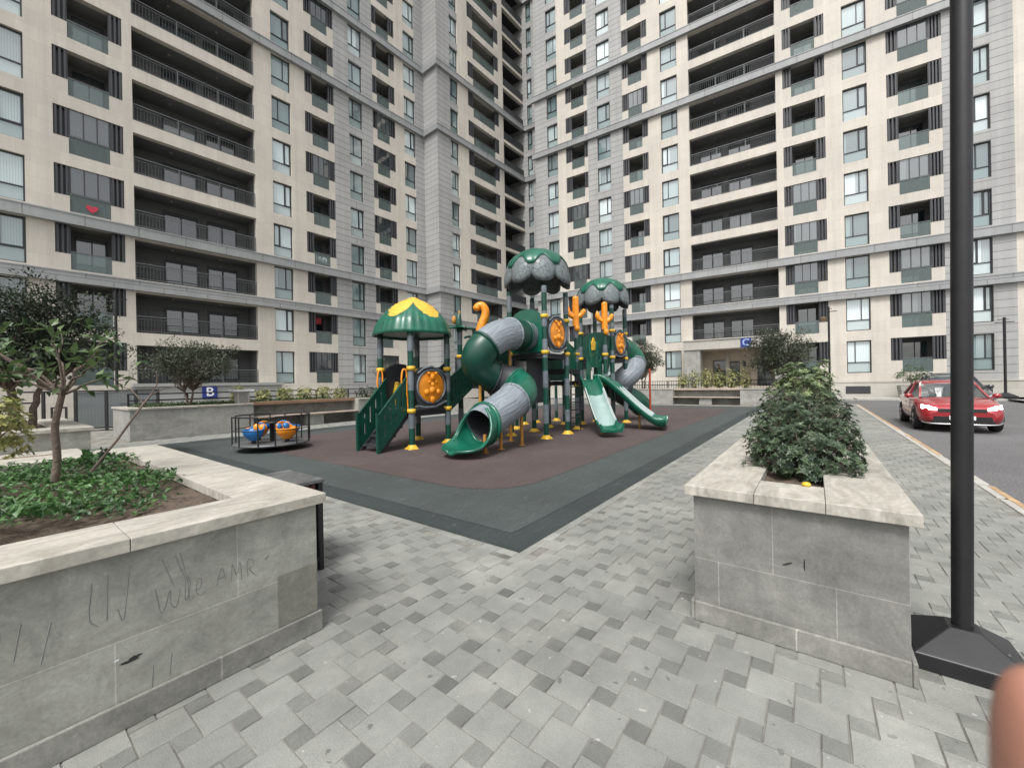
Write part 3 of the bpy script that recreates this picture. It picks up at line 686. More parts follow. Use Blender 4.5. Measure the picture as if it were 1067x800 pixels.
sign('C', 'blue square sign with a letter C on the entrance canopy', g, p(765,359)+1.0, -1.705, 4.62, .80, M('sign_pale_blue', (.30,.42,.70), .5, bump=0))
fB = f.s_(217,406)
P = f.O + f.d*fB
sign('B', 'blue square sign with a white letter B on the low grey wall', f, fB-.1, -.755, 1.3, .84)

# pavement in front of the right block with its own kerb
mb = MB(); mb.box(s0-9, sE, -3.4, -.1, -.15, 0.0); o = mb.build('far_pavement', K['kerb']); o.location = (OR_[0], OR_[1], 0); o.rotation_euler = (0,0,AR); struct(o)

# ================================================================== PLANTERS
def planter(name, label, a0, a1, b0, b1, h, capw, wall, group=None, soil=.07, slab=.95, back=True):
    """rectangular stone planter; capw = cap widths (a0 side, a1 side, b0 side, b1 side)"""
    t_ = thing(name, label, 'planter', S(a0, b0), ANG, group); w_, d = a1-a0, b1-b0; ct = .062; hz = h-ct
    m_ = MB(); T = .16
    m_.box(0,w_,0,T,0,hz).box(0,w_,d-T,d,0,hz).box(0,T,T,d-T,0,hz).box(w_-T,w_,T,d-T,0,hz)
    wl = m_.build('wall', wall, t_)
    m_ = MB(); pr = .022; ph = .125
    m_.box(-pr,w_+pr,-pr,-.001,0,ph).box(-pr,w_+pr,d+.001,d+pr,0,ph).box(-pr,-.001,0,d,0,ph).box(w_+.001,w_+pr,0,d,0,ph)
    m_.build('plinth', K['plinth'], t_, bevel=.006)
    m_ = MB(); ov = .045; g_ = .0012; cl, cr, cf, cb = capw
    def run(x0, x1, y0, y1, alongx):
        L_ = (x1-x0) if alongx else (y1-y0); n = max(1, round(L_/slab))
        for i in range(n):
            jz = random.uniform(-.0015,.0015)
            if alongx: m_.box(x0+L_*i/n+g_, x0+L_*(i+1)/n-g_, y0, y1, hz, h+jz)
            else: m_.box(x0, x1, y0+L_*i/n+g_, y0+L_*(i+1)/n-g_, hz, h+jz)
    run(-ov, w_+ov, -ov, cf, True); run(-ov, w_+ov, d-cb, d+ov, True); run(-ov, cl, cf+g_, d-cb-g_, False); run(w_-cr, w_+ov, cf+g_, d-cb-g_, False)
    m_.build('cap', K['cap'], t_, bevel=.004)
    # uneven soil
    m_ = MB(); x0, x1, y0, y1 = T*.9, w_-T*.9, T*.9, d-T*.9; nx, ny = max(4,int((x1-x0)/.09)), max(4,int((y1-y0)/.09)); r_ = random.Random(5)
    vs = [(x0+(x1-x0)*i/nx, y0+(y1-y0)*j/ny, h-soil+r_.uniform(-.014,.014)+.02*math.sin(i*.5)*math.cos(j*.4)) for j in range(ny+1) for i in range(nx+1)]
    m_.add(vs, [(j*(nx+1)+i, j*(nx+1)+i+1, (j+1)*(nx+1)+i+1, (j+1)*(nx+1)+i) for j in range(ny) for i in range(nx)], 0, None, True)
    m_.build('soil', K['soil'], t_)
    return t_
P1 = planter('stone_planter', 'pale stone planter with graffiti on its side and a young tree in ground cover', -6, 1.3, 2.56, 6.5, .87, (.3,.34,.34,.55), K['wallstone'])
P5 = planter('stone_planter', 'grey stone planter holding clipped dark hedge shrubs next to the black lamp post', 2.80, 12.2, -.37, .64, .87, (.34,.27,.33,.34), K['walldark'])

# graffiti, scuffs and a soot mark on the near planter: thin paint strokes on the stone
def strokes(lines, rad, mat, parent, name, origin, n=5):
    for ln in lines:
        m_ = MB(); pts = spline([(x, 0, z) for x, z in ln], 5)
        m_.tube([Vector((q_.x, -.0005, q_.z)) for q_ in pts], [rad*random.uniform(.5,1.1) for _ in pts], 5)
        for i, v in enumerate(m_.v): m_.v[i] = (v[0]+origin[0], origin[1]+(v[1]+.0005)*.25-.0008, v[2]+origin[2])
        m_.build(name, mat, parent)
K['ink'] = M('graffiti_ink', (.15,.155,.15), .7, var=.2, bump=0); K['chalk'] = M('pale_scratch', (.55,.55,.52), .8, var=.2, bump=0)
K['soot'] = M('soot_black', (.03,.03,.03), .9, var=.3, bump=0); K['faint'] = M('faint_scribble', (.225,.23,.22), .7, var=.2, bump=0)
# local x of P1 front face: a + 6 ; the scrawl sits between a=.2 and a=.95
ox = 6.0
W1 = [[(.02,.13),(.05,.0),(.075,.01),(.11,.10),(.115,.02),(.15,.0),(.175,.09)],
      [(.21,.13),(.205,.03),(.22,.02),(.24,.10),(.225,.14),(.235,.01),(.27,.03)],
      [(.275,.05),(.31,.06),(.315,.10),(.29,.11),(.28,.04),(.31,.015),(.35,.03)]]
W2 = [[(.42,.03),(.46,.13),(.49,.05)],[(.43,.07),(.485,.075)],[(.53,.03),(.54,.13),(.57,.06),(.60,.13),(.61,.02)],[(.66,.02),(.66,.12),(.70,.12),(.71,.08),(.67,.07),(.73,.01)],[(.80,.10),(.84,.115),(.80,.09)]]
strokes([[(x*.62, z*.9) for x, z in l_] for l_ in W1 + W2], .0019, K['ink'], P1, 'graffiti', (ox+.50, 0, .47))
W3 = [[(.0,.2),(-.01,.05),(.02,.0)],[(.05,.22),(.045,.02)],[(.12,.2),(.10,.0),(.08,.05)],[(-.25,.10),(-.28,-.05)],[(-.20,.12),(-.22,-.02)],[(-.12,.09),(-.15,-.07)],[(-.42,.02),(-.40,-.12),(-.36,-.05),(-.34,-.16)],
      [(.24,.22),(.28,.08)],[(.31,.23),(.34,.05)],[(.29,.22),(.325,.10)],[(.2,-.28),(.19,-.44)],[(.27,-.25),(.26,-.36)]]
strokes(W3, .003, K['faint'], P1, 'graffiti', (ox+.30, 0, .50))
m_ = MB(); rs = random.Random(4)
for cx, cz, rx, rz in ((.06,.30,.022,.012),(.045,.293,.035,.007),(.075,.305,.02,.006)):
    pts = [(ox+.37+cx+rx*math.cos(t)*rs.uniform(.6,1.2), -.0012-cx*.002, cz+rz*math.sin(t)*rs.uniform(.6,1.2)) for t in (2*math.pi*i/14 for i in range(14))]
    m_.add(pts, [tuple(range(14))])
m_.build('soot_mark', K['soot'], P1)
m_ = MB(); m_.add([(ox+.37-.005,-.001,.315),(ox+.37+.012,-.001,.318),(ox+.37+.013,-.001,.324),(ox+.37-.003,-.001,.323)], [(0,1,2,3)]); m_.build('chip', K['white'], P1)
K['olive_stone'] = MPANEL('olive_stone', (.235,.235,.205), 5, 5, .001, (.2,.2,.2), var=.2, scale=2.5, stain=.4, rough=.65)
MB().box(7.3-.235, 7.3-.004, -.003, -.0005, .128, .43).build('wall_panel', K['olive_stone'], P1)
# scuffs on the hedge planter: its near end faces the camera (local -x side)
for (y, z, ry, rz, an) in ((.60,.50,.028,.006,-.5),(.52,.515,.004,.035,0)):
    pts = []
    for i in range(12):
        t = 2*math.pi*i/12; dy, dz = ry*math.cos(t), rz*math.sin(t)
        pts.append((-.0012, y-.09+dy*math.cos(an)-dz*math.sin(an), z-.02+dy*math.sin(an)+dz*math.cos(an)))
    MB().add(pts, [tuple(range(12))[::-1]]).build('scuff', K['soot'], P5)


def bench_planter(label, loc, rot, L_, D, h, n0, n1, wood, brackets):
    """long planter wall with a bench niche cut in its front between n0 and n1"""
    t_ = thing('stone_planter', label, 'planter', loc, rot); ct = .06; hz = h-ct; T = .2; ND = .62
    m_ = MB()
    m_.box(0,n0,0,T,0,hz).box(n1,L_,0,T,0,hz).box(0,T,T,D,0,hz).box(L_-T,L_,T,D,0,hz).box(T,L_-T,D-T,D,0,hz)
    m_.box(n0-T,n0,T,ND+T,0,hz-.001).box(n1,n1+T,T,ND+T,0,hz-.001)
    m_.build('wall', K['wallfar'], t_)
    MB().box(n0,n1,ND,ND+T,0,hz-.05).build('niche_back', K['walldark'], t_)
    m_ = MB()
    for x0, x1, y0, y1 in ((-.04,n0-.002,-.04,.3),(n1+.002,L_+.04,-.04,.3),(-.04,.3,.302,D-.302),(L_-.3,L_+.04,.302,D-.302),(-.04,L_+.04,D-.3,D+.04)):
        m_.box(x0,x1,y0,y1,hz,h)
    m_.build('cap', K['cap'], t_, bevel=.006)
    m_ = MB(); n = 5
    for i in range(n): m_.box(n0+.004, n1-.004, .28+(ND-.1)*i/n, .28+(ND-.1)*(i+1)/n-.012, hz-.04, h+.012)
    m_.build('bench_top', wood, t_, bevel=.004)
    m_ = MB()
    for i in range(4): m_.box(n0+.004, n1-.004, -.02+.155*i, -.02+.155*(i+1)-.012, .43, .48)
    m_.build('bench_seat', K['woodpale'], t_, bevel=.004)
    for x in brackets:
        m_ = MB(); m_.box(n0+(n1-n0)*x-.35, n0+(n1-n0)*x+.35, .10, ND-.004, 0, .427); m_.build('bench_support', K['wallfar'], t_)
    m_ = MB(); m_.box(T,L_-T,ND+T,D-T,h-.2,h-.07); m_.build('soil', K['soil'], t_)
    return t_
P3 = bench_planter('long pale stone planter on the left with a wooden bench niche, behind the spinner', S(2.75,16.25), ANG, 13, 2.4, 1.0, 3.3, 7.5, K['wood'], (.55,))
P4 = bench_planter('low stone planter across the far end of the play area with a bench niche', S(26.95,13.2), ANG-math.pi/2, 13.2, 2.4, 1.0, 5.9, 9.7, K['woodpale'], (.5,))

# low bench block and second planter on the left
P2 = planter('stone_planter', 'white-capped stone planter behind the low bench, dark tree growing in it', -6, 1.3, 10.9, 15.2, .87, (.3,.42,.6,.3), K['wallstone'])
t_ = thing('stone_bench', 'low pale stone bench with a dark wood seat panel between two planters', 'bench', S(-6,7.3), ANG)
m_ = MB(); m_.box(0,7.1,0,3.5,0,.44); m_.build('base', K['wallstone'], t_)
m_ = MB(); m_.box(-.03,7.12,-.03,.55,.442,.50).box(-.03,7.12,3.0,3.55,.442,.50).box(-.03,4.95,.552,2.998,.442,.50).box(6.85,7.12,.552,2.998,.442,.50); m_.build('top', K['cap'], t_, bevel=.006)
m_ = MB()
for i in range(6): m_.box(4.96+.31*i+(.02 if i == 3 else 0), 4.96+.31*(i+1)-.008, .56, 2.99, .45, .494)
m_.build('seat', K['wood'], t_)

# ================================================================== FOLIAGE
def leaf(mb, p, d, nrm, l, w_, c, m=0, fold=.25):
    d = d.normalized(); s_ = d.cross(nrm)
    if s_.length < 1e-3: s_ = d.cross(Vector((.3,.5,.8)))
    s_.normalize(); u = s_.cross(d)
    a = p; tip = p + d*l - u*l*.12
    m1 = p + d*l*.45 + s_*w_*.5 + u*w_*fold; m2 = p + d*l*.45 - s_*w_*.5 + u*w_*fold; mid = p + d*l*.5
    mb.add([a, m1, tip, m2, mid], [(0,4,2,1),(0,3,2,4)], m, c)
def rv(r): 
    while True:
        v = Vector((r.uniform(-1,1), r.uniform(-1,1), r.uniform(-1,1)))
        if .05 < v.length < 1: return v.normalized()
def crown(c, rad, nclump, nleaf, size, seed, spread=.32, hollow=.45, flat=1.0):
    """leaf clumps scattered through an ellipsoid, uneven outline; returns mesh builder and clump centres"""
    r = random.Random(seed); mb = MB(); cs = []; c = Vector(c); rad = Vector(rad)
    for i in range(nclump):
        v = rv(r); k = hollow + (1-hollow)*r.random()**.5
        lump = 1 + .18*math.sin(3*math.atan2(v.y, v.x)+seed) + .12*math.sin(5*v.z+seed*2)
        if v.z < -.55: k *= .7
        q_ = c + Vector((v.x*rad.x, v.y*rad.y, v.z*rad.z))*k*lump; cs.append(q_)
        cr = min(rad)*spread*r.uniform(.6,1.3); tone = r.uniform(.05,.8)
        for j in range(nleaf):
            o_ = rv(r)*cr*r.random()**.4; o_.z *= .7
            d = (rv(r) + o_.normalized()*.8 + v*.4 + Vector((0,0,.1)))
            leaf(mb, q_+o_, d, rv(r)*.6+Vector((0,0,1)), size*r.uniform(.6,1.3), size*r.uniform(.35,.55), min(1,max(0,tone+r.gauss(0,.2))))
    return mb, cs
def branch(mb, p, q_, r0, r1, seed, n=5, wob=.08):
    r = random.Random(seed); p = Vector(p); q_ = Vector(q_); L_ = (q_-p).length
    pts = [p.lerp(q_, i/n) + (rv(r)*L_*wob if 0 < i < n else Vector()) + Vector((0,0,L_*.06*math.sin(math.pi*i/n))) for i in range(n+1)]
    mb.tube(pts, [r0+(r1-r0)*i/n for i in range(n+1)], 7)
def tree(name, label, loc, stems, fork, c, rad, nclump, nleaf, size, mat, seed, group=None, r0=.05, spread=.32, cat='tree', hollow=.45):
    t_ = thing(name, label, cat, loc, 0, group); r = random.Random(seed)
    mb, cs = crown(c, rad, nclump, nleaf, size, seed, spread, hollow)
    tr = MB(); forks = []
    for i in range(stems):
        an = 2*math.pi*i/stems+seed; fx = Vector((math.cos(an)*fork[0], math.sin(an)*fork[0], fork[1]*r.uniform(.85,1.15)))
        branch(tr, (math.cos(an)*r0*.8*(stems > 1), math.sin(an)*r0*.8*(stems > 1), -.15), fx, r0, r0*.62, seed+i, 6, .05); forks.append(fx)
    for i, q_ in enumerate(cs):
        if i % 2 == 0 or nclump < 40:
            fx = min(forks, key=lambda z: (z-q_).length); branch(tr, fx, q_, r0*.42, .006, seed*7+i, 5, .07)
    tr.build('trunk', K['bark'], t_); mb.build('crown', mat, t_)
    return t_
X, Y, _ = S(4.45, 17.35)
tree('broadleaf_tree', 'small twin-stemmed dark tree in the long left planter beside the B sign', (X,Y,.93), 2, (.16,.55), (.25,-.1,1.5), (1.55,1.2,.78), 110, 75, .085, K['leaf_olive'], 3, r0=.045, spread=.34, hollow=.2)
X, Y, _ = S(28.2, 9.6)
tree('olive_tree', 'small round grey-green tree behind the slides at the far planter', (X,Y,.93), 2, (.25,.75), (0,0,2.0), (1.15,1.1,1.2), 100, 80, .12, K['leaf_olive'], 8, r0=.06, spread=.36, hollow=.2)
X, Y, _ = S(28.2, 1.6)
tree('olive_tree', 'wide multi-stemmed grey-green tree beside the entrance, behind the hedge planter', (X,Y,.93), 5, (.45,.75), (0,0,2.0), (1.65,1.4,1.3), 130, 80, .13, K['leaf_olive'], 12, r0=.05, spread=.34, hollow=.2)
X, Y, _ = S(.55, 12.6)
tree('broadleaf_tree', 'dense dark spreading tree at the left edge of the photo', (X,Y,.8), 3, (.25,.75), (.12,0,1.75), (1.32,1.2,1.0), 190, 95, .085, K['leaf_dark'], 5, r0=.07, spread=.3, hollow=.15)
X, Y, _ = S(12.6, 17.6)
tree('broadleaf_tree', 'thin leafless-looking shrub tree behind the stair tower', (X,Y,.93), 2, (.15,.6), (0,0,1.35), (.75,.7,.65), 36, 24, .07, K['leaf_olive'], 15, r0=.03, spread=.4)

# young tree in the near planter: few long branches, large glossy leaves
X, Y, _ = S(.34, 4.58)
t_ = thing('young_tree', 'young tree with large glossy leaves growing from the near planter', 'tree', (X,Y,.78))
tr = MB(); lv = MB(); r = random.Random(21)
trunk = spline([(0,0,0),(.03,.01,.25),(.03,0,.5),(.085,0,.74)], 4); tr.tube(trunk, [.026-.007*i/len(trunk) for i in range(len(trunk))], 9)
fk = Vector((.085,0,.74)); ends = []
for ex, ey, ez in ((-.62,.1,1.15),(-.35,-.25,1.22),(-.75,.3,.95),(-.2,.25,1.28),(.12,-.1,1.25),(.25,.2,1.18),(.42,-.05,.98),(.52,.1,.86),(-.45,.05,.88),(.3,-.3,.92),(.0,.3,1.05),(-.15,-.3,.98)):
    q_ = Vector((ex,ey,ez)); n0_ = len(tr.v); branch(tr, fk, q_, .011, .0035, int(ex*100)+500, 6, .05)
    for k in range(9):
        t0 = r.uniform(.45,1.02); pt = fk.lerp(q_, t0) + Vector((0,0,.05*math.sin(math.pi*min(1,t0)))); d = (q_-fk).normalized()*.5 + rv(r)
        leaf(lv, pt, d, Vector((0,0,1))+rv(r)*.5, r.uniform(.07,.13), r.uniform(.035,.06), r.random(), 0, .18)
for k in range(90):
    v = rv(r); pt = fk + Vector((.0+v.x*.5, v.y*.35, .28+v.z*.26)); leaf(lv, pt, rv(r)+v*.5, Vector((0,0,1))+rv(r)*.5, r.uniform(.06,.11), r.uniform(.03,.055), r.random(), 0, .18)
tr.build('trunk', K['bark'], t_); lv.build('crown', K['leaf_mid'], t_)
m_ = MB(); P = S(.55, 4.95, .8); m_.tube([(0,0,0),(.10,.18,.30),(.20,.34,.62),(.235,.40,.72)], [.011,.010,.009,.007], 7)
m_.tube([(.20,.34,.62),(.10,.33,.75),(-.02,.3,.80)], [.006,.005,.004], 6); m_.tube([(.22,.38,.69),(.25,.43,.80),(.26,.42,.92)], [.005,.005,.003], 6); m_.tube([(.22,.38,.69),(.30,.46,.76),(.38,.48,.77)], [.005,.004,.003], 6)
o = m_.build('support_stick', K['bark']); o.location = P; tag(o, 'thin forked bare stick leaning in the ground cover beside the young tree', 'stick')

# ground cover: a mat of small leaves with a ragged front
lv = MB(); r = random.Random(31)
for i in range(21000):
    a = r.uniform(-3.6, .98); b = r.uniform(2.9, 5.95)
    edge = 3.14 + .07*math.sin(a*3) + .05*math.sin(a*11) + .30*max(0,(-a-.2))**.5*.6
    side = .94 - .16*math.sin(b*2.3)**2 - max(0, 3.7-b)*.28
    if b < edge + r.gauss(0,.05) or a > side + r.gauss(0,.05): continue
    hump = .035+.035*math.sin(a*5.1+1)*math.sin(b*4.3)
    x, y, _ = S(a, b); z = .80+r.uniform(0,.05)+max(0,hump)
    v = rv(r); v.z = abs(v.z)*.5+.1
    leaf(lv, Vector((x,y,z)), v, Vector((0,0,1))+rv(r)*.45, r.uniform(.03,.06), r.uniform(.02,.036), min(1,max(0,.45+.28*math.sin(a*4)*math.cos(b*3.1)+r.gauss(0,.25))), 0, .2)
o = lv.build('ground_cover', K['leaf_cover']); tag(o, 'low bright green ground cover filling the near left planter', 'ground cover'); struct(o, 'stuff')
def sprig(a, b, z, h, n, lab, mat, l=.06, name='weed'):
    r = random.Random(int(a*100+b*10)); lv = MB(); x, y, _ = S(a,b)
    for i in range(n):
        t0 = i/n; v = rv(r); v.z = abs(v.z)+.35
        leaf(lv, Vector((r.gauss(0,.012), r.gauss(0,.012), h*t0)), v, rv(r), l*(1.15-t0*.6), l*.35, r.random())
    lv.tube([(0,0,-.03),(0,0,h)], [.004,.002], 5)
    o = lv.build(name, mat); o.location = (x,y,z); tag(o, lab, 'plant'); return o
sprig(.75,5.55,.82,.16,40,'dark upright seedling at the far corner of the ground cover', K['leaf_dark'])
sprig(.88,4.55,.80,.14,22,'thin sprig at the right edge of the ground cover', K['leaf_mid'], .04)
sprig(.66,5.72,.82,.13,40,'bushy light green weed at the back of the ground cover', K['leaf_cover'], .09)

# clipped shrubs with rosettes of stiff leaves
def rosette_shrub(label, loc, c, rad, n, size, mat, seed, group=None, name='hedge_shrub', per=8, base=.8, cat='shrub'):
    t_ = thing(name, label, cat, loc, 0, group); r = random.Random(seed); lv = MB(); tw = MB(); c = Vector(c)
    for i in range(n):
        v = rv(r)
        if v.z < -.5 and r.random() < .5: v.z = abs(v.z)
        lump = 1 + .15*math.sin(4*math.atan2(v.y,v.x)+seed)*math.cos(3*v.z) + .11*math.sin(9*v.x+4*v.z+seed) + (.16*r.random() if r.random() < .12 else 0)
        k = (base + (1-base)*r.random())*lump if r.random() < .8 else r.uniform(.45,base)
        hz_ = math.hypot(v.x, v.y); bx = max(.12, hz_)**-.42
        q_ = c + Vector((v.x*rad[0]*bx, v.y*rad[1]*bx, v.z*rad[2]))*k
        if q_.z < 0: q_.z = r.uniform(0,.05)
        up = (v + Vector((0,0,.55)) + rv(r)*.45).normalized(); tone = r.uniform(.05,.7) if r.random() < .85 else r.uniform(.8,1.1)
        ax = up.cross(Vector((.3,.8,.1))).normalized(); ay = up.cross(ax)
        for j in range(per):
            t0 = 2*math.pi*j/per + r.uniform(-.3,.3); d = ax*math.cos(t0)+ay*math.sin(t0)+up*r.uniform(.15,.7)
            leaf(lv, q_, d, up, size*r.uniform(.55,1.3), size*r.uniform(.28,.48), min(1,max(0,tone+r.gauss(0,.13))), 0, .12)
        if i % 9 == 0: tw.tube([Vector((r.gauss(0,.05),r.gauss(0,.05),-.05)), c*.5+(q_-c)*.3+Vector((0,0,.05)), q_], [.010,.007,.003], 5)
    lv.build('foliage', mat, t_); tw.build('stems', K['bark'], t_); return t_
for (a, b, rx, rz, n, sd_, lab) in ((3.86,.09,.39,.22,980,1,'dark clipped shrub nearest the front end of the hedge planter'),
                                    (4.85,.10,.43,.29,900,2,'second dark shrub along the hedge planter, behind the front one'),
                                    (6.0,.12,.47,.36,760,3,'third dark shrub in the hedge planter, below the light green one')):
    X, Y, _ = S(a, b); rosette_shrub(lab, (X,Y,.80), (0,0,rz*.75), (rx,rx*.98,rz), n, .038, K['leaf_hedge'], sd_, 'dark shrubs in the hedge planter')
X, Y, _ = S(8.0, .15); rosette_shrub('taller light green shrub rising at the back of the hedge planter', (X,Y,.80), (0,0,.42), (.42,.42,.56), 560, .07, K['leaf_hedge2'], 9)
X, Y, _ = S(9.7, .15); rosette_shrub('light green shrub at the far end of the hedge planter beside the thin lamp post', (X,Y,.80), (0,0,.36), (.42,.42,.46), 400, .075, K['leaf_hedge2'], 14)
o = MB().lathe([(.004,0),(.022,.006),(.026,.016),(.018,.026),(.004,.03)], 12).build('fallen_fruit', K['pyellow']); o.location = S(3.12,.05,.868); tag(o, 'small yellow fruit lying on the planter cap under the front shrub', 'fruit')
X, Y, _ = S(.05, 9.55)
rosette_shrub('yellow-green variegated bush at the left edge of the photo', (X,Y,.44), (0,0,.5), (.46,.46,.60), 420, .075, K['leaf_yellow'], 17)
# rows of small yellow-green shrubs on the far planters, each with its own lean and size
row3 = ('nearest the B sign','second from the white post','third from the white post','third from the round dark bush','second from the round dark bush','next to the round dark bush')
for i in range(6):
    X, Y, _ = S(6.15+.82*i, 17.75); h = (.58,.46,.50,.52,.55,.45)[i]
    rosette_shrub('yellow-green shrub above the left bench, ' + row3[i], (X,Y,.93), (0,0,h*.55), (.30,.28,h*.62), 170, .075, K['leaf_yellow'], 40+i, 'yellow-green shrubs above the left bench', per=6)
row4 = ('at the left end of the row','second from the left','third from the left','third from the right','second from the right','at the right end of the row')
for i in range(6):
    X, Y, _ = S(28.3, 7.0-.72*i); h = 1.05+.08*(i % 3)
    rosette_shrub('upright yellow shrub in front of the C entrance, ' + row4[i], (X,Y,.93), (0,0,h*.5), (.36,.34,h*.6), 260, .075, K['leaf_yellow'], 60+i, 'yellow shrubs in front of the entrance', per=6)
X, Y, _ = S(11.9, 17.3); rosette_shrub('round dark green clipped bush at the right end of the left planter', (X,Y,.93), (0,0,.2), (1.0,.6,.34), 260, .09, K['leaf_dark'], 71)
lv = MB(); r = random.Random(77)
for i in range(2600):
    a = r.uniform(3.0,9.8); b = r.uniform(17.1,18.3); x, y, _ = S(a,b); v = rv(r); v.z = abs(v.z)
    leaf(lv, Vector((x,y,.93+r.uniform(0,.12))), v, rv(r), r.uniform(.06,.12), .04, r.random())
o = lv.build('ground_cover', K['leaf_mid']); tag(o, 'low green plants along the top of the long left planter', 'ground cover'); struct(o, 'stuff')

# ================================================================== PLAYGROUND STRUCTURE
PG = thing('playground_structure', 'large green, grey and orange play structure with tree-shaped roofs, tube slide and plain slides', 'playground set', S(9,7), ANG)
OFF = (-9,-7,0)
def pb(): return MB(OFF)
def post(a, b, h, collars=(), r=.075, foot=True, seg=.42, z0=0, m0=0, name='post'):
    m_ = pb(); z = z0; k = m0; R = random.Random(int(a*31+b*17))
    while z < h-.01:
        z1 = min(h, z + seg*R.uniform(.8,1.25))
        n = 4; pts = [(a,b,z+(z1-z)*i/n) for i in range(n+1)]
        m_.tube(pts, [r*(1+.07*math.sin(math.pi*i/n)*(1 if k % 2 else -.3)) for i in range(n+1)], 14, k % 2)
        z = z1; k += 1
    o = m_.build(name, [K['pgreen_dark'], K['pgrey']], PG)
    for z in collars: pb().lathe([(r+.008,z-.05),(r+.03,z-.045),(r+.03,z+.045),(r+.008,z+.05)], 14, (a,b,0)).build('collar', K['pyellow'], o)
    if foot:
        f_ = pb(); n = 20; prof = ((.16,.0),(.15,.03),(.10,.085),(.085,.11))
        rings = [[(a+rr*(1+(.16*math.cos(5*t) if i < 2 else 0))*math.cos(t), b+rr*(1+(.16*math.cos(5*t) if i < 2 else 0))*math.sin(t), z) for t in (2*math.pi*j/n for j in range(n))] for i,(rr,z) in enumerate(prof)]
        f_.loft(rings).build('foot_cover', K['pyellow'], o)
    return o
def deck(a0, a1, b0, b1, z):
    m_ = pb(); m_.box(a0-.02,a1+.02,b0-.02,b1+.02,z-.05,z); m_.box(a0,a1,b0,b0+.05,z-.14,z-.051); m_.box(a0,a1,b1-.05,b1,z-.14,z-.051); m_.box(a0,a0+.05,b0+.051,b1-.051,z-.14,z-.051); m_.box(a1-.05,a1,b0+.051,b1-.051,z-.14,z-.051)
    return m_.build('deck', K['deck'], PG)
# tower one: thatch roof, by the stairs
T1 = (6.3,7.5,7.76,8.96); T2 = (9.4,10.6,5.9,7.1); T3 = (13.3,14.5,5.6,6.8); T5 = (8.55,9.4,7.12,8.3)
for a, b in ((T1[0],T1[2]),(T1[1],T1[2]),(T1[0],T1[3]),(T1[1],T1[3])): post(a, b, 2.88, (.92, 1.95))
deck(*T1, .92)
for T, cz in ((T2, (2.38, 3.37, 1.25)), (T3, (2.38, 3.3, 1.3))):
    for a, b in ((T[0],T[2]),(T[1],T[2]),(T[0],T[3]),(T[1],T[3])): post(a, b, 4.2, cz[:2])
    deck(*T, 2.36)
for a, b, h in ((T5[0],T5[3],3.1),(T5[1]+.1,T5[3],3.0),(T5[0]+.02,T5[2],2.1)): post(a, b, h, (1.55, 2.35))
deck(T5[0], T5[1], T5[2], T5[3], 1.55)
# middle platform where the slides start
for a, b, h in ((11.8,6.2,3.45),(12.75,5.62,3.35),(11.8,7.3,2.6),(12.9,7.3,2.6)): post(a, b, h, (1.46, 2.45))
deck(11.7, 12.95, 5.85, 7.3, 1.58)
for a, b in ((10.9,8.0),(12.2,8.6),(14.0,8.3),(9.2,8.9)): post(a, b, 1.6, (), .06, True)
deck(10.65, 11.65, 6.0, 7.1, 1.95)

def dome_roof(cx, cy, zt, R, H):
    n, k = 96, 14; rings = []
    for i in range(1, k+1):
        t = i/k; ph = t*R_(104); ring = []
        for j in range(n):
            th = 2*math.pi*j/n; lb = abs(math.cos(4*th)); e = max(0,(t-.35)/.65)
            r = R*math.sin(ph)*(1 + e*(.15*lb**.6 - .07)); z = zt - H*(1-math.cos(ph))/(1-math.cos(R_(104))) - e*e*.20*lb**.7*H + .06*e
            ring.append((cx+r*math.cos(th), cy+r*math.sin(th), z))
        rings.append(ring)
    o = pb().loft(rings, cap1=False, cap0=True, flip=True).build('roof', K['roofgrey'], PG)
    sol = o.modifiers.new('s', 'SOLIDIFY'); sol.thickness = .03
    rings = []
    for i in range(1, 10):
        ring = []
        for j in range(n):
            th = 2*math.pi*j/n; tm = .66 + .12*(-math.cos(8*th)); t = tm*i/9; ph = t*R_(104); e = max(0,(t-.35)/.65); lb = abs(math.cos(4*th))
            r = (R*math.sin(ph)*(1+e*(.15*lb**.6-.07)) + .022); z = zt - H*(1-math.cos(ph))/(1-math.cos(R_(104))) - e*e*.20*lb**.7*H + .06*e + .022
            ring.append((cx+r*math.cos(th), cy+r*math.sin(th), z))
        rings.append(ring)
    c_ = pb().loft(rings, cap1=False, flip=True).build('roof_cap', K['pgreen'], o)
    sol = c_.modifiers.new('s', 'SOLIDIFY'); sol.thickness = .04
    pb().lathe([(.05,zt+.01),(.07,zt+.04),(.03,zt+.07)], 12, (cx,cy,0)).build('finial', K['pgreen'], o)
# cracked grey plastic for the tree roofs
m, t, b, N, L = nodes('cracked_grey_plastic')
tc = N('ShaderNodeTexCoord'); vo = N('ShaderNodeTexVoronoi', Scale=6.5); vo.feature = 'DISTANCE_TO_EDGE'
nz = N('ShaderNodeTexNoise', Scale=5.); L(tc.outputs['Object'], nz.inputs['Vector']); L(mixc(N, L, .12, tc.outputs['Object'], nz.outputs['Color'], 'LINEAR_LIGHT'), vo.inputs['Vector'])
L(ramp(N, L, vo.outputs['Distance'], .0, .05, (.05,.058,.06,1), (.145,.17,.175,1)), b.inputs['Base Color']); b.inputs['Roughness'].default_value = .42
bp = N('ShaderNodeBump', Strength=.5, Distance=.02); L(ramp(N, L, vo.outputs['Distance'], 0., .06), bp.inputs['Height']); L(bp.outputs[0], b.inputs['Normal'])
K['roofgrey'] = m
dome_roof(10.0, 6.5, 5.43, .93, .98); dome_roof(13.9, 6.2, 5.30, .92, .95)
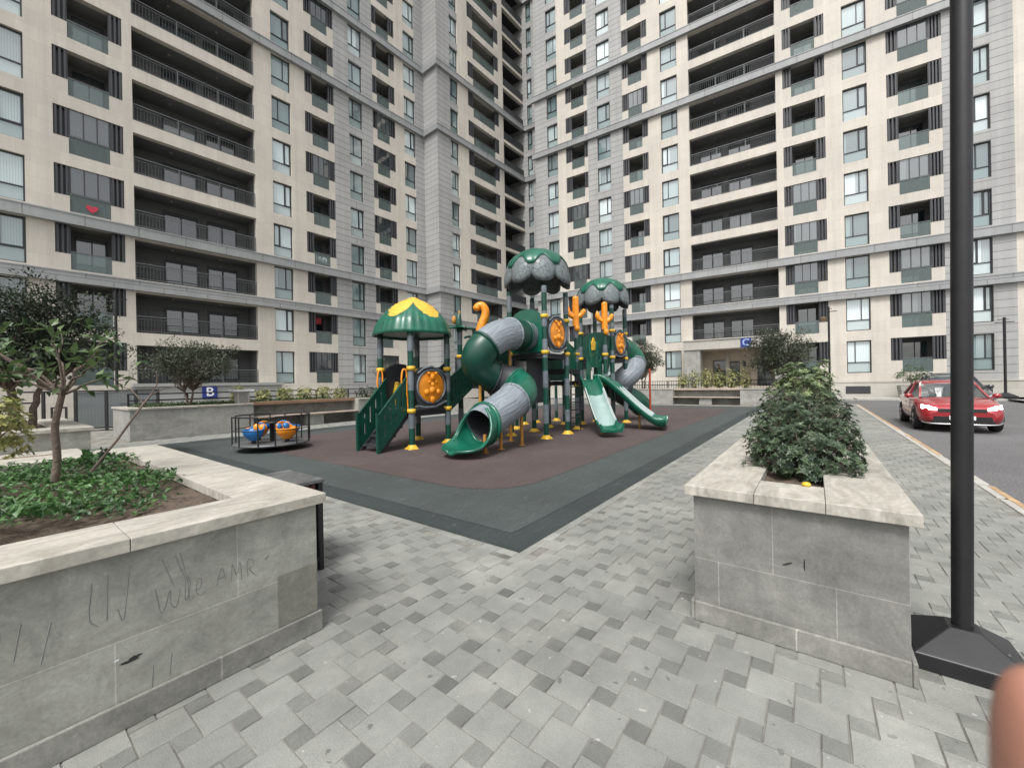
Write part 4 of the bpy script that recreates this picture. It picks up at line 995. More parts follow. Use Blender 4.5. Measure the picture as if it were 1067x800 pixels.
# thatch roof: yellow thatch showing between green leaf skirts
cx, cy = 6.9, 8.36; n, k = 120, 34; m_ = pb(); rings = []
for i in range(k+1):
    t = i/k; ring = []
    for j in range(n):
        th = 2*math.pi*j/n; thr = .34 + .46*abs(math.sin(2.5*th-.63))**.7; gr = t > thr
        r = .98*(t**.80)*(1 + .03*math.cos(5*th+.7)*t) + (.025 if gr else 0) + (.012*math.cos(30*th) if gr else .01*math.cos(60*t))*t
        z = 3.77 - .80*t**1.7 - (.16*max(0,(t-.84)/.16)**1.5) + .06*math.exp(-(t/.1)**2)
        ring.append((cx+r*math.cos(th), cy+r*math.sin(th), z))
    rings.append(ring)
m_.loft(rings, cap0=False, cap1=False, flip=True)
for fi in range(len(m_.f)):
    i, j = divmod(fi, n); t = (i+.5)/k; th = 2*math.pi*(j+.5)/n
    m_.m[fi] = 0 if t > .34 + .46*abs(math.sin(2.5*th-.63))**.7 else 1
o = m_.build('roof', [K['pgreen'], K['thatch']], PG); sol = o.modifiers.new('s','SOLIDIFY'); sol.thickness = .03
pb().lathe([(.93,2.86),(.8,2.9),(.1,2.95)], 40, (cx,cy,0)).build('roof_lining', K['pgreen_dark'], o)

def oval_panel(a0, a1, b, z0, z1):
    """grey arched panel with an orange oval relief, in the plane b"""
    w_ = a1-a0-.16; ca = (a0+a1)/2; zc = (z0+z1)/2; hh = (z1-z0)/2; pts = []
    for i in range(48):
        t = 2*math.pi*i/48; c_, s_ = math.cos(t), math.sin(t)
        x = w_/2*math.copysign(abs(c_)**.5, c_); z = hh*math.copysign(abs(s_)**.8, s_)*(1+.06*math.cos(2*t)*(s_ > 0))
        pts.append((x, z))
    m_ = pb(); m_.prism(pts, lambda x, z: (ca+x, b+.02, zc+z), lambda x, z: (ca+x, b-.03, zc+z))
    o = m_.build('panel', K['pdark'], PG, bevel=.01)
    m_ = pb(); rr = Vector((w_*.40, 0, hh*.74))
    ringp = [(ca+rr.x*1.10*math.cos(t), b-.04, zc+rr.z*1.08*math.sin(t)) for t in (2*math.pi*i/40 for i in range(41))]
    m_.tube(ringp, .028, 8); m_.tube([(ca-w_*.45,b-.035,z0+.05),(ca-w_*.2,b-.05,z0-.0),(ca+w_*.1,b-.05,z0+.01),(ca+w_*.47,b-.04,z0+.13)], .03, 8)
    m_.tube([(ca-w_*.42,b-.035,zc+hh*.62),(ca-w_*.25,b-.05,zc+hh*.86),(ca,b-.05,zc+hh*.96),(ca+w_*.3,b-.05,zc+hh*.75),(ca+w_*.46,b-.04,zc+hh*.5)], .028, 8)
    m_.build('panel_trim', K['pgrey'], o)
    m_ = pb(); rings = []
    for i in range(1, 8):
        q_ = i/7; rings.append([(ca+rr.x*q_*math.cos(t), b-.035-.05*math.cos(q_*math.pi/2)**.7, zc+rr.z*q_*math.sin(t)) for t in (2*math.pi*j/36 for j in range(36))])
    m_.loft(rings, cap1=False)
    for x, z, r1, d in ((0,.30,.085,.05),(-.20,-.18,.075,.05),(.20,-.18,.075,.05),(0,-.12,.10,.06),(0,.06,.06,.05),(-.13,.42,.045,.04),(.13,.42,.045,.04),(0,-.42,.09,.04),(-.12,.14,.04,.035),(.12,.14,.04,.035)):
        m_.ball((ca+x*w_*.9, b-.075, zc+z*hh*1.5), (r1,d,r1))
    m_.build('relief', K['porange'], o)
oval_panel(T1[0], T1[1], T1[2]-.02, .98, 2.02); oval_panel(T2[0], T2[1], T2[2]-.02, 2.42, 3.45); oval_panel(T3[0], T3[1], T3[2]-.02, 2.42, 3.40)
# plain arched back panels
def arch_panel(p0, p1, z0, z1, mat, name='panel'):
    p0 = Vector((*p0,0)); p1 = Vector((*p1,0)); d = p1-p0; L_ = d.length; d.normalize(); nn = Vector((-d.y,d.x,0))*.025; pts = [(0,0),(L_,0)]
    for i in range(13):
        t = math.pi*i/12; pts.append((L_/2+L_/2*math.cos(t), (z1-z0)*.72+(z1-z0)*.28*math.sin(t)))
    return pb().prism(pts, lambda x, z: p0+d*x-nn+Vector((0,0,z0+z)), lambda x, z: p0+d*x+nn+Vector((0,0,z0+z))).build(name, mat, PG)
arch_panel((T1[0]+.08,T1[3]), (T1[1]-.08,T1[3]), .95, 2.12, K['pdark'])
pb().tube([(6.7,8.94,1.0),(6.7,8.9,1.3),(6.78,8.9,1.62)], .07, 10).build('grab_bar', K['pyellow'], PG)
arch_panel((T2[0]+.08,T2[3]), (T2[1]-.08,T2[3]), 2.4, 3.4, K['pgreen_dark']); arch_panel((T2[0],T2[3]-.06), (T2[0],T2[2]+.06), 2.40, 3.62, K['pgreen'])
arch_panel((T3[0]+.08,T3[3]), (T3[1]-.08,T3[3]), 2.4, 3.35, K['pdark']); arch_panel((T3[0],T3[2]+.08),(T3[0],T3[3]-.08), 2.4, 3.3, K['pgreen_dark'])
arch_panel((11.78,7.32),(12.9,7.32), 1.6, 2.55, K['pgreen_dark'])
for a in (T1[0]-.02,):        # hoop handles either side of the stair head
    for b in (T1[2]+.10, T1[3]-.14):
        pb().tube(spline([(a,b,.95),(a-.03,b,1.4),(a-.03,b,1.86),(a-.12,b+.03,1.9),(a-.16,b+.03,1.6),(a-.1,b+.02,1.3)], 4), .022, 8).build('grab_bar', K['porange'], PG)
# climbing wall and net under the big tower
m_ = pb(); pts = [(0,0),(.9,0),(1.02,.5),(1.02,1.35),(0,1.35),(-.02,.6)]
m_.prism(pts, lambda x, z: (T2[0]+.1+x, 6.55, .95+z), lambda x, z: (T2[0]+.1+x, 6.60, .95+z)); m_.build('climbing_wall', K['pdark'], PG)
m_ = pb()
for i in range(6): m_.bar((11.0+.02*i,6.0,.2+.24*i),(11.6,6.0,.2+.24*i),.03)
m_.bar((10.95,6.0,.05),(11.05,6.0,1.9),.04); m_.bar((11.62,6.0,.05),(11.6,6.0,1.9),.04); m_.build('ladder', K['pdark'], PG)

# boarded sides for stairs and bridges
def board_side(p0, p1, h, mat=None, bw=.12, gap=.035, name='side_panel', parent=PG, t=.04):
    p0 = Vector(p0); p1 = Vector(p1); d = p1-p0; L_ = Vector((d.x,d.y,0)).length; n = max(2, int(L_/(bw+gap))); m_ = pb(); dx = Vector((d.x,d.y,0)).normalized(); sl = d.z/L_; nn = Vector((-dx.y,dx.x,0))*t/2
    R = random.Random(int(L_*100))
    def P(x, z): return p0 + dx*x + Vector((0,0,sl*x+z))
    def pl_(x0, x1, z0, z1, tt=1): 
        pts = [(x0,z0),(x1,z0),(x1,z1),(x0,z1)]; m_.prism(pts, lambda x, z: P(x,z)-nn*tt, lambda x, z: P(x,z)+nn*tt)
    pl_(0, L_, h-.14, h-.002); pl_(0, L_, 0, .2)
    pl_(0, L_, h, h+.035, 1.5)
    for i in range(n):
        x0 = L_*i/n + gap/2; x1 = L_*(i+1)/n - gap/2; pl_(x0, x1, .2, h-.14, .96)
        zz = R.uniform(.35,.6)*h; pl_(x1, min(L_, x1+gap), .2, .2+.12*h, .9) if i % 2 else pl_(x1, min(L_, x1+gap), zz, zz+.14*h, .9)
    return m_.build(name, mat or K['pgreen_dark'], parent)
st = pb()
for i in range(4): st.box(5.50+.20*i, 5.50+.20*i+.26, 7.92, 8.60, .16+.2*i-.04, .16+.2*i); st.box(5.50+.20*i+.24, 5.50+.20*i+.255, 7.92, 8.60, .16+.2*i+.001, .16+.2*i+.16)
st.bar((5.48,8.61,.0),(6.3,8.61,.82),.03,.1); st.bar((5.48,7.90,.0),(6.3,7.90,.82),.03,.1)
st.build('steps', K['deck'], PG)
for b in (7.87, 8.66):
    board_side((5.46,b,.02),(6.24,b,.86),.84, bw=.085, gap=.045)
    pb().box(5.40,5.47,b-.035,b+.035,0,.90).build('stair_post', K['pgreen_dark'], PG)
# ramp bridge from tower one up to the second platform
rp = pb(); rp.prism([(7.5,.90),(8.55,1.5),(8.55,1.42),(7.5,.82)], lambda x, z: (x,7.9,z), lambda x, z: (x,8.7,z)); rp.build('ramp', K['deck'], PG)
for b in (7.84, 8.74): board_side((7.58,b,.78),(8.55,b,1.42),.86, bw=.10)
board_side((8.6,7.1,1.5),(9.38,7.1,2.0),.8); board_side((8.62,8.32,1.5),(9.4,8.32,1.5),.8)
board_side((10.7,6.02,1.95),(11.75,6.2,1.7),.85, mat=K['pgreen']); board_side((10.7,7.1,1.95),(11.75,7.2,1.7),.85)
board_side((12.95,5.7,1.65),(13.28,5.65,2.3),.85); board_side((14.5,5.7,2.36),(14.5,6.75,2.36),.8)
# pointed grass-blade panels round the slide platform
m_ = pb(); R = random.Random(9)
for i in range(13):
    a = 11.86+.088*i; h = R.uniform(.55,.95) if 3 > i or i > 9 else R.uniform(.72,.98); z0 = 1.6 if not 3 <= i <= 9 else 2.02
    m_.prism([(0,0),(.10,0),(.095,h*.6),(.05,h),(.0,h*.6)], lambda x, z: (a+x, 5.86-.0015*i, z0+z), lambda x, z: (a+x, 5.89+.0015*i, z0+z))
m_.build('grass_panel', K['pgreen'], PG)
pb().prism([(0,0),(.22,.02),(.26,.28),(.12,.42),(-.02,.25)], lambda x, z: (12.15+x,5.83,2.58+z), lambda x, z: (12.15+x,5.80,2.58+z)).build('flower_plate', K['pyellow'], PG)

# orange cactus tops, snake-like top and palm leaves on posts
def cactus(a, b, z, s=1):
    m_ = pb(); m_.tube(spline([(a,b,z-.05),(a,b,z+.25*s),(a,b,z+.62*s),(a,b,z+.86*s),(a,b,z+.93*s)],4), [.11*s]*9+[.105*s]*4+[.09*s,.08*s,.06*s,.03*s], 12)
    for sg, h in ((-1,.52),(1,.42)):
        ax = (.45, -.6) if sg > 0 else (-.45, .6)
        m_.tube(spline([(a,b,z+.22*s),(a+ax[0]*.22*s,b+ax[1]*.22*s,z+.30*s),(a+ax[0]*.33*s,b+ax[1]*.33*s,z+.42*s),(a+ax[0]*.34*s,b+ax[1]*.34*s,z+h*s+.08)],4), [.085*s]*9+[.08*s,.07*s,.055*s,.03*s], 10)
    m_.ball((a-.05,b-.07,z-.14),(.09,.09,.11))
    return m_.build('cactus_top', K['porange'], PG)
cactus(11.8, 6.2, 3.42, 1.0); cactus(12.75, 5.62, 3.34, .95)
a, b = T5[1]+.1, T5[3]
m_ = pb(); pts = spline([(a+u_*.6,b-u_*.8,z) for u_, z in ((0,2.95),(-.01,3.2),(.05,3.42),(.13,3.62),(.15,3.82),(.05,3.98),(-.09,3.95),(-.13,3.82))],5)
m_.tube(pts, [.17-.055*math.sin(min(1,i/len(pts)*1.15)*math.pi/2) for i in range(len(pts)-4)]+[.125,.12,.10,.06], 12); m_.build('trunk_top', K['porange'], PG)
def palm_leaves(a, b, z, n, L_, seed, mat=None):
    m_ = pb(); R = random.Random(seed)
    for i in range(n):
        t = 2*math.pi*i/n + R.uniform(-.3,.3); d = Vector((math.cos(t), math.sin(t), 0)); s_ = Vector((-d.y,d.x,0)); up = R.uniform(.3,.8); st_ = []
        for k in range(7):
            q_ = k/6; c_ = Vector((a,b,z)) + d*L_*q_ + Vector((0,0,up*L_*(q_-.9*q_*q_))); w_ = .15*math.sin(math.pi*min(1,q_*.92+.06))
            st_.append([c_-s_*w_, c_+Vector((0,0,.05)), c_+s_*w_, c_-Vector((0,0,.03))])
        m_.loft(st_)
    return m_.build('leaf_top', mat or K['pgreen'], PG)
palm_leaves(T5[0], T5[3], 3.12, 6, .42, 2); pb().tube(spline([(T5[0],T5[3],3.05),(T5[0]-.03,T5[3],3.4),(T5[0]+.03,T5[3],3.7)],4), [.08,.09,.10,.10,.09,.08,.06,.04,.02], 8).build('leaf_top', K['pgreen_dark'], PG); palm_leaves(T5[1]+.08, T5[3]+.02, 2.95, 5, .5, 4, K['pgreen_dark']); palm_leaves(T2[0]+.0, T2[3], 3.35, 4, .3, 5)
pb().ball((T5[0]-.12,T5[3]+.1,3.42),(.07,.07,.13)).ball((T5[0],T5[3],3.5),(.045,.045,.22)).build('flower_top', K['ochre'], PG)
m_ = pb(); m_.lathe([(.55,3.35),(.52,3.40),(.3,3.56),(.03,3.66)], 20, (13.0,8.6,0)); m_.build('small_roof', K['pgreen'], PG)
post(13.0, 8.6, 3.4, (2.4,), .07)

# ---- tube slides
def tube_parts(path, rad, cuts, par=PG, n=22):
    """cuts: list of (i0, i1, material); flanges where two segments meet"""
    sp_ = spline(path, 8)
    for i0, i1, mt in cuts:
        seg_ = sp_[i0:i1+1]; m_ = pb(); m_.tube(seg_, rad, n, cap=False); o = m_.build('tube_segment', [mt, K['deck']], par); so_ = o.modifiers.new('s','SOLIDIFY'); so_.thickness = .02; so_.material_offset = 1  # inner face dark: shade inside the tube put into its colour
        f_ = pb(); q0 = seg_[0]; d = (seg_[1]-seg_[0]).normalized()*.035
        f_.tube([q0-d*.2, q0, q0+d, q0+d*1.2], [rad+.002, rad+.035, rad+.035, rad+.002], n, cap=False); f_.build('flange', mt, o)
    return sp_
def A(x, y, z): a, b = toS(x, y); return (a, b, z)
path = [A(.47,11.45,2.86), A(-.02,10.80,2.86), A(-.42,10.22,2.68), A(-.78,9.98,2.32), A(-.82,10.12,1.95), A(-.45,10.42,1.70), A(.06,10.45,1.54), A(.22,10.08,1.32), A(-.08,9.62,1.05), A(-.50,9.20,.76), A(-.78,8.88,.56)]
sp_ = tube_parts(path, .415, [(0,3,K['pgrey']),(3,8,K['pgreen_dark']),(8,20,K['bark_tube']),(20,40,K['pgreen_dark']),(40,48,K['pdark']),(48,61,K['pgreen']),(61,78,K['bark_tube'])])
# exit scoop: hood that opens into a rounded trough
c0 = sp_[76]; dirv = Vector((*(Vector(A(-1.22,8.30,0))-Vector(A(-.68,9.02,0))).xy, 0)).normalized(); sd_ = Vector((dirv.y,-dirv.x,0))
stn = []
for i in range(17):
    q_ = i/16; L_ = 1.02*q_; c_ = c0 + dirv*L_; zb_ = max(.10, (c0.z-.46) - .30*q_*1.6); half = math.pi*.995 if q_ < .10 else math.pi*(.995-.56*min(1,(q_-.10)/.30)**.6)
    R1 = .455 + .09*q_; wx = R1*(1 if q_ < .62 else math.sqrt(max(.06,1-((q_-.62)/.385)**2))); zr = .455*(1-.45*min(1,max(0,q_-.15)/.5)); ring = []
    curl = .02*max(0,(q_-.8)/.2)**2
    for k in range(25):
        ph = -half + 2*half*k/24
        tipf = max(0,(q_-.40)/.60); ring.append(c_*1 + sd_*(wx*math.sin(ph)) + Vector((0,0,zb_-c_.z + zr*(1-.72*tipf)*(1-math.cos(ph)) + curl)))
    stn.append(ring)
o = pb().loft(stn, 0, False, False, False, True).build('slide_exit', K['pgreen'], PG); so_ = o.modifiers.new('s','SOLIDIFY'); so_.thickness = .045; so_.offset = 1
rim = pb(); edge = [r_[0] for r_ in stn[2:]] + [p_ for p_ in stn[-1][1:-1]] + [r_[-1] for r_ in stn[2:][::-1]]
rim.tube(edge, .036, 8); rim.tube([p_ for p_ in stn[0]]+[stn[0][0]], .05, 8); rim.build('rim', K['pgreen'], o)
for x, y, h in ((-.62,8.92,.42),(-.28,9.42,.62),(.22,9.95,.98),(-.80,10.05,1.62),(-.05,10.75,2.46)):
    a, b = toS(x, y); m_ = pb(); m_.tube([(a,b,0),(a,b,h)], .04, 10); m_.lathe([(.09,0),(.09,.02)], 12, (a,b,0)); m_.build('slide_support', K['ochre'], PG)
# second tube slide on the far side
path = [A(3.85,15.1,2.84), A(4.32,15.45,2.76), A(4.72,15.6,2.38), A(4.62,15.35,1.98), A(4.22,15.2,1.62), A(4.0,15.7,1.3), A(4.5,16.2,1.0), A(4.95,16.2,.75), A(5.3,16.6,.5)]
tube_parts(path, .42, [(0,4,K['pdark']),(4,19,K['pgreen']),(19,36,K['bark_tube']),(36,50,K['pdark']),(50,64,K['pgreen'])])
a, b = toS(5.2,15.2); m_ = pb(); m_.tube([(a,b,0),(a,b,2.0)], .04, 10); m_.build('slide_support', M('red_post', (.30,.05,.02), .5, bump=0), PG)

# ---- open slides
def open_slide(p0, p1, zt, w_, lanes, name='slide', mid=K['steel']):
    p0 = Vector((*p0,0)); p1 = Vector((*p1,0)); d = p1-p0; L_ = d.length; d.normalize(); s_ = Vector((d.y,-d.x,0)); NS = 26; rings = []; lat = []
    hs_ = .17; lw = w_/lanes
    prof = []
    for l in range(lanes):
        x0 = -w_/2+lw*l
        seg_ = [(x0,hs_),(x0+.035,hs_+.015),(x0+.06,hs_*.75),(x0+.10,.03),(x0+lw*.5,.0),(x0+lw-.10,.03),(x0+lw-.06,hs_*.75),(x0+lw-.035,hs_+.015)]
        prof += seg_
    prof += [(w_/2,hs_)]
    under = [(w_/2,hs_-.05),(w_/2-.04,-.05),(0,-.06),(-w_/2+.04,-.05),(-w_/2,hs_-.05)]
    ring_p = prof + under
    for i in range(NS+1):
        q_ = i/NS; t = q_
        if t < .10: z = zt
        elif t < .86: u_ = (t-.10)/.76; z = zt + (.22-zt)*(u_*u_*(3-2*u_)*.35+u_*.65)
        else: z = .22 - .05*math.sin((t-.86)/.14*math.pi/2)
        flare = 1 + .12*max(0,(t-.85)/.15); curl = .05*max(0,(t-.9)/.1)**2
        rings.append([p0 + d*L_*t + s_*x*flare + Vector((0,0,z+h+curl)) for x, h in ring_p])
    m_ = pb(); m_.loft(rings, 0, True, True, True, True)
    nr = len(ring_p)
    for fi in range(NS*nr):
        i, j = divmod(fi, nr); q_ = (i+.5)/NS
        if mid and .38 < q_ < .80 and j < len(prof)-1 and j % 8 in (2,3,4,5): m_.m[fi] = 1  # pale middle stretch: reflected sky put into the bed colour
        elif mid and .34 < q_ < .84 and j < len(prof)-1 and j % 8 in (0,1,6,7): m_.m[fi] = 2 if .36 < q_ < .82 else 0
    o = m_.build(name, [K['pgreen'], K['slidebed'], K['sliderim']], PG)
    # rounded toe
    tip = p0 + d*L_; tm = pb(); tm.ball((tip.x,tip.y,.17),(w_*.5,.16,.10)) if False else None
    sup = p0 + d*L_*.62; m_ = pb(); zz = .62*zt*.55; m_.tube([(sup.x,sup.y,0),(sup.x,sup.y,zz)], .035, 8); m_.build('slide_support', K['ochre'], PG)
    return o
K['slidebed'] = M('slide_bed_sky_sheen', (.26,.36,.34), .25, var=.12, scale=3, bump=.02); K['sliderim'] = M('pale_grey_slide_rim', (.34,.39,.38), .3, var=.08, bump=0)
open_slide((12.0,5.95), toS(2.70,10.95), 1.60, .62, 1)
open_slide((12.62,5.88), toS(4.88,12.75), 1.60, 1.25, 2)
m_ = pb(); m_.box(11.75,12.95,5.70,5.9,1.50,1.62); m_.build('slide_sill', K['pgreen'], PG, bevel=.02)

# ================================================================== SPINNER
X, Y = -6.05, 10.15
SPN = thing('playground_spinner', 'round spinner with a black rail and blue and orange bucket seats', 'merry-go-round', (X,Y,.012), .35)
MB().lathe([(.80,.13),(.84,.14),(.84,.18),(.80,.19),(.02,.192)], 40).build('platform', K['rail'], SPN)
MB().lathe([(.22,.0),(.20,.02),(.10,.06),(.08,.13)], 20).lathe([(.06,.19),(.06,.62),(.16,.64),(.16,.67),(.02,.68)], 16).build('hub', K['black'], SPN)
for k in range(4):
    t0 = math.pi/2*k + .25
    m_ = MB(); arc = [(.84*math.cos(t0+1.15*i/10), .84*math.sin(t0+1.15*i/10)) for i in range(11)]
    m_.tube([(x,y,.84) for x,y in arc], .017, 8)
    for i in (0,5,10): m_.tube([(arc[i][0],arc[i][1],.16),(arc[i][0],arc[i][1],.84)], .016, 8)
    m_.tube([(x,y,.52) for x,y in arc], .011, 6)
    m_.build('rail', K['black'], SPN)
    ts = math.pi/2*k + .85; cx, cy = .50*math.cos(ts), .50*math.sin(ts); d = Vector((math.cos(ts),math.sin(ts),0)); s_ = Vector((-d.y,d.x,0))
    mt = K['pblue'] if k % 2 == 0 else K['porange']; m_ = MB(); rings = []
    for i in range(9):
        q_ = i/8; r = .09+.145*math.sin(min(1,q_*1.15)*math.pi/2); z = .27+.24*q_; ring = []
        for j in range(24):
            t = 2*math.pi*j/24; back = max(0, -math.cos(t))**2*.16*q_*q_
            ring.append(Vector((cx,cy,z+back)) + d*(r*math.cos(t)*.85) + s_*(r*math.sin(t)*1.12))
        rings.append(ring)
    for i in range(4):
        q_ = i/3; ring = []
        for j in range(24):
            t = 2*math.pi*j/24; r = .222-.14*q_; back = max(0,-math.cos(t))**2*.14*(1-q_)
            ring.append(Vector((cx,cy,.50-.12*q_+back)) + d*(r*math.cos(t)*.85) + s_*(r*math.sin(t)*1.12))
        rings.append(ring)
    m_.loft(rings, 0, True, True, True); o = m_.build('seat', mt, SPN)
    MB().tube([(cx,cy,.19),(cx,cy,.30)], .05, 10).build('seat_post', K['black'], o)
    tr_ = MB(); tr_.ball(Vector((cx,cy,.56))-d*.17+s_*.10, (.09,.09,.10)); tr_.ball(Vector((cx,cy,.56))-d*.17-s_*.10, (.09,.09,.10))
    tr_.build('headrest', K['porange'] if k % 2 == 0 else K['pblue'], o)
    rm = MB(); rm.tube([Vector((cx,cy,.515+max(0,-math.cos(t))**2*.16))+d*(.235*math.cos(t)*.85)+s_*(.235*math.sin(t)*1.12) for t in (2*math.pi*j/24 for j in range(25))], .018, 6); rm.build('rim', K['porange'] if k % 2 else K['pblue'], o)

# ================================================================== BIN, LAMPS, FENCES, SMALL THINGS
BIN = thing('litter_bin', 'dark litter bin with maroon slats and worn metal top behind the near planter', 'litter bin', S(1.56,3.66), ANG)
m_ = MB(); hw, hd, h = .185, .29, .77
for x in (-1,1):
    for y in (-1,1): m_.box(x*hw-.02, x*hw+.02, y*hd-.02, y*hd+.02, 0, h-.03)
m_.box(-hw+.02,hw-.02,-hd-.018,-hd+.018,.08,.11).box(-hw+.02,hw-.02,hd-.018,hd+.018,.08,.11).box(-hw-.018,-hw+.018,-hd+.02,hd-.02,.08,.11).box(hw-.018,hw+.018,-hd+.02,hd-.02,.08,.11)
m_.build('frame', K['black'], BIN, bevel=.003)
K['maroon'] = M('maroon_slat', (.085,.025,.022), .55, var=.35, scale=7, bump=.1)
m_ = MB()
for i in range(7):
    x0 = -hw+.03+(2*hw-.06)*i/7; x1 = -hw+.03+(2*hw-.06)*(i+1)/7-.010
    m_.box(x0,x1,-hd-.008,-hd+.01,.12,h-.04); m_.box(x0,x1,hd-.01,hd+.008,.12,h-.04)
for i in range(9):
    y0 = -hd+.03+(2*hd-.06)*i/9; y1 = -hd+.03+(2*hd-.06)*(i+1)/9-.010
    m_.box(-hw-.008,-hw+.01,y0,y1,.12,h-.04); m_.box(hw-.01,hw+.008,y0,y1,.12,h-.04)
m_.build('slats', K['maroon'], BIN)
K['bintop'] = M('scratched_bin_top', (.20,.205,.21), .38, .6, var=.6, scale=5, bump=.08)
m_ = MB(); m_.box(-hw-.03,hw+.03,-hd-.03,hd+.03,h-.03,h); m_.build('top', K['bintop'], BIN, bevel=.004)

def lamp(label, x, y, h, r, rot, base, arms=True, z=0, lantern=True, lean=0):
    t_ = thing('street_lamp', label, 'street lamp', (x,y,z), rot)
    if lean: t_.rotation_euler = (Matrix.Rotation(lean, 3, 'Y') @ Matrix.Rotation(rot, 3, 'Z')).to_euler()
    MB().tube([(0,0,.02),(0,0,h)], r, 24).build('pole', K['black'], t_)
    m_ = MB(); b0 = base
    rings = [[(-b0,-b0,0),(b0,-b0,0),(b0,b0,0),(-b0,b0,0)],[(-b0,-b0,b0*.36),(b0,-b0,b0*.36),(b0,b0,b0*.36),(-b0,b0,b0*.36)],[(-r*1.45,-r*1.45,b0*.86),(r*1.45,-r*1.45,b0*.86),(r*1.45,r*1.45,b0*.86),(-r*1.45,r*1.45,b0*.86)]]
    m_.loft(rings, smooth=False).build('base', K['black'], t_, bevel=.006)
    if base > .2:
        m_ = MB(); m_.tube([(-b0*.45,-b0*.62,b0*.60),(-b0*.45,-b0*.655,b0*.625)], .009, 8); m_.build('bolt', K['rail'], t_)
    m_ = MB(); m_.bar((-.42,0,h-.32),(.42,0,h-.32),.05); m_.bar((-.30,0,h-.14),(.18,0,h-.14),.04); m_.build('arm', K['black'], t_)
    if lantern:
        m_ = MB(); m_.bar((0,0,h-.75),(-.25,0,h-.75),.04); m_.loft([[(-.40,-.11,h-.92),(-.16,-.11,h-.92),(-.16,.11,h-.92),(-.40,.11,h-.92)],[(-.44,-.15,h-.70),(-.12,-.15,h-.70),(-.12,.15,h-.70),(-.44,.15,h-.70)],[(-.33,-.06,h-.62),(-.23,-.06,h-.62),(-.23,.06,h-.62),(-.33,.06,h-.62)]], smooth=False)
        m_.build('lantern', K['bronze'], t_)
    return t_
K['bronze'] = M('dull_bronze', (.16,.12,.07), .45, .4, bump=0)
X, Y, _ = S(3.205, -.622); lamp('tall black lamp post with a pyramid foot close to the camera, beside the hedge planter', X, Y, 5.6, .043, ANG, .222, lean=.016)
X, Y = 20.5, 26.0; lamp('thin dark lamp post with a bronze lantern behind the light green shrubs', X, Y, 6.1, .06, AR, .2)
X, Y = 31.7, 25.9; lamp('dark lamp post on the far pavement right of the red car', X, Y, 5.2, .07, AR, .42, lantern=False)
X, Y = -19.6, 20.0; lamp('dark lamp post in front of the left tower, beside the balconies', X, Y, 6.4, .06, AL, .2, lantern=False)

def rail_fence(label, loc, rot, L_, z0, h, mode, rails=(.0,.5,1.)):
    t_ = thing('metal_fence', label, 'fence', loc, rot); m_ = MB()
    for q_ in rails: m_.box(0, L_, -.02, .02, z0+h*q_-.02, z0+h*q_+.02)
    m_.build('rails', K['black'], t_)
    n = max(1, round(L_/1.6))
    for i in range(n+1):
        x = L_*i/n; MB().box(x-.025,x+.025,-.025,.025,z0-.12,z0+h+.021).build('post', K['black'], t_)
    if mode:
        m_ = MB(); nb = int(L_/.16)
        for i in range(nb): m_.box(L_*(i+.5)/nb-.012, L_*(i+.5)/nb+.012, -.012, .012, z0, z0+h)
        m_.build('bars', K['black'], t_)
    return t_
rail_fence('low black two-rail fence above the left planter beside the white post', S(3.0,17.9), ANG, 12.4, .98, .42, 0)
rail_fence('low black picket fence above the far planter in front of the C entrance', S(29.1,13.0), ANG-math.pi/2, 12.8, .98, .50, 1)
# dark gate fence by the left tower
t_ = thing('metal_gate', 'dark metal gate fence with glass panels below the left tower', 'gate', (-18.2,14.6,0), math.atan2(1.0,2.6))
m_ = MB()
for x in (0,.9,1.8,2.7,3.6,4.3): m_.box(x-.04,x+.04,-.04,.04,0,1.55)
m_.box(-.04,4.34,-.03,.03,1.5,1.56).box(-.04,4.34,-.03,.03,.1,.16); m_.build('frame', K['black'], t_)
m_ = MB()
for x in (1.8,2.7,3.6): m_.quad((x+.05,0,.17),(x+(.85 if x < 3.6 else .65),0,.17),(x+(.85 if x < 3.6 else .65),0,1.49),(x+.05,0,1.49))
m_.build('panel', K['dark_pane'], t_)
m_ = MB(); m_.box(.2,.26,-.02,.02,.1,1.1).box(.62,.68,-.02,.02,.1,1.1).box(.2,.68,-.019,.019,1.1,1.16).box(1.1,1.16,-.02,.02,.1,.9).box(1.5,1.56,-.02,.02,.1,.9).box(1.1,1.56,-.019,.019,.9,.96); m_.build('bars', K['black'], t_)
# white stone post on the left planter
X, Y, _ = S(6.0, 17.15); t_ = thing('stone_post', 'small white stone post with a flat cap on the left planter', 'post', (X,Y,.93), ANG)
m_ = MB(); m_.box(-.20,.20,-.16,.16,0,.48); m_.build('shaft', K['baseplinth'], t_, bevel=.01); MB().box(-.34,.34,-.24,.24,.48,.56).build('cap', K['white'], t_, bevel=.01)
MB().box(-.13,.13,-.175,-.161,.06,.42).build('panel', K['wallfar'], t_)
# stone tub with a plant on the far pavement
X, Y = 28.4, 28.6; t_ = thing('plant_tub', 'square stone tub on the far pavement left of the red car', 'planter', (X,Y,0), AR)
m_ = MB(); m_.loft([[(-.62,-.5,0),(.62,-.5,0),(.62,.5,0),(-.62,.5,0)],[(-.72,-.58,.85),(.72,-.58,.85),(.72,.58,.85),(-.72,.58,.85)]], smooth=False).build('tub', K['wallfar'], t_)
MB().box(-.64,.64,-.5,.5,.83,.87).build('soil', K['soil'], t_)
tree('leafy_plant', 'loose leafy plant growing in the stone tub on the far pavement', (X,Y,.85), 3, (.15,.3), (0,0,.75), (.95,.7,.55), 34, 22, .13, K['leaf_mid'], 33, r0=.03, spread=.4, cat='plant')

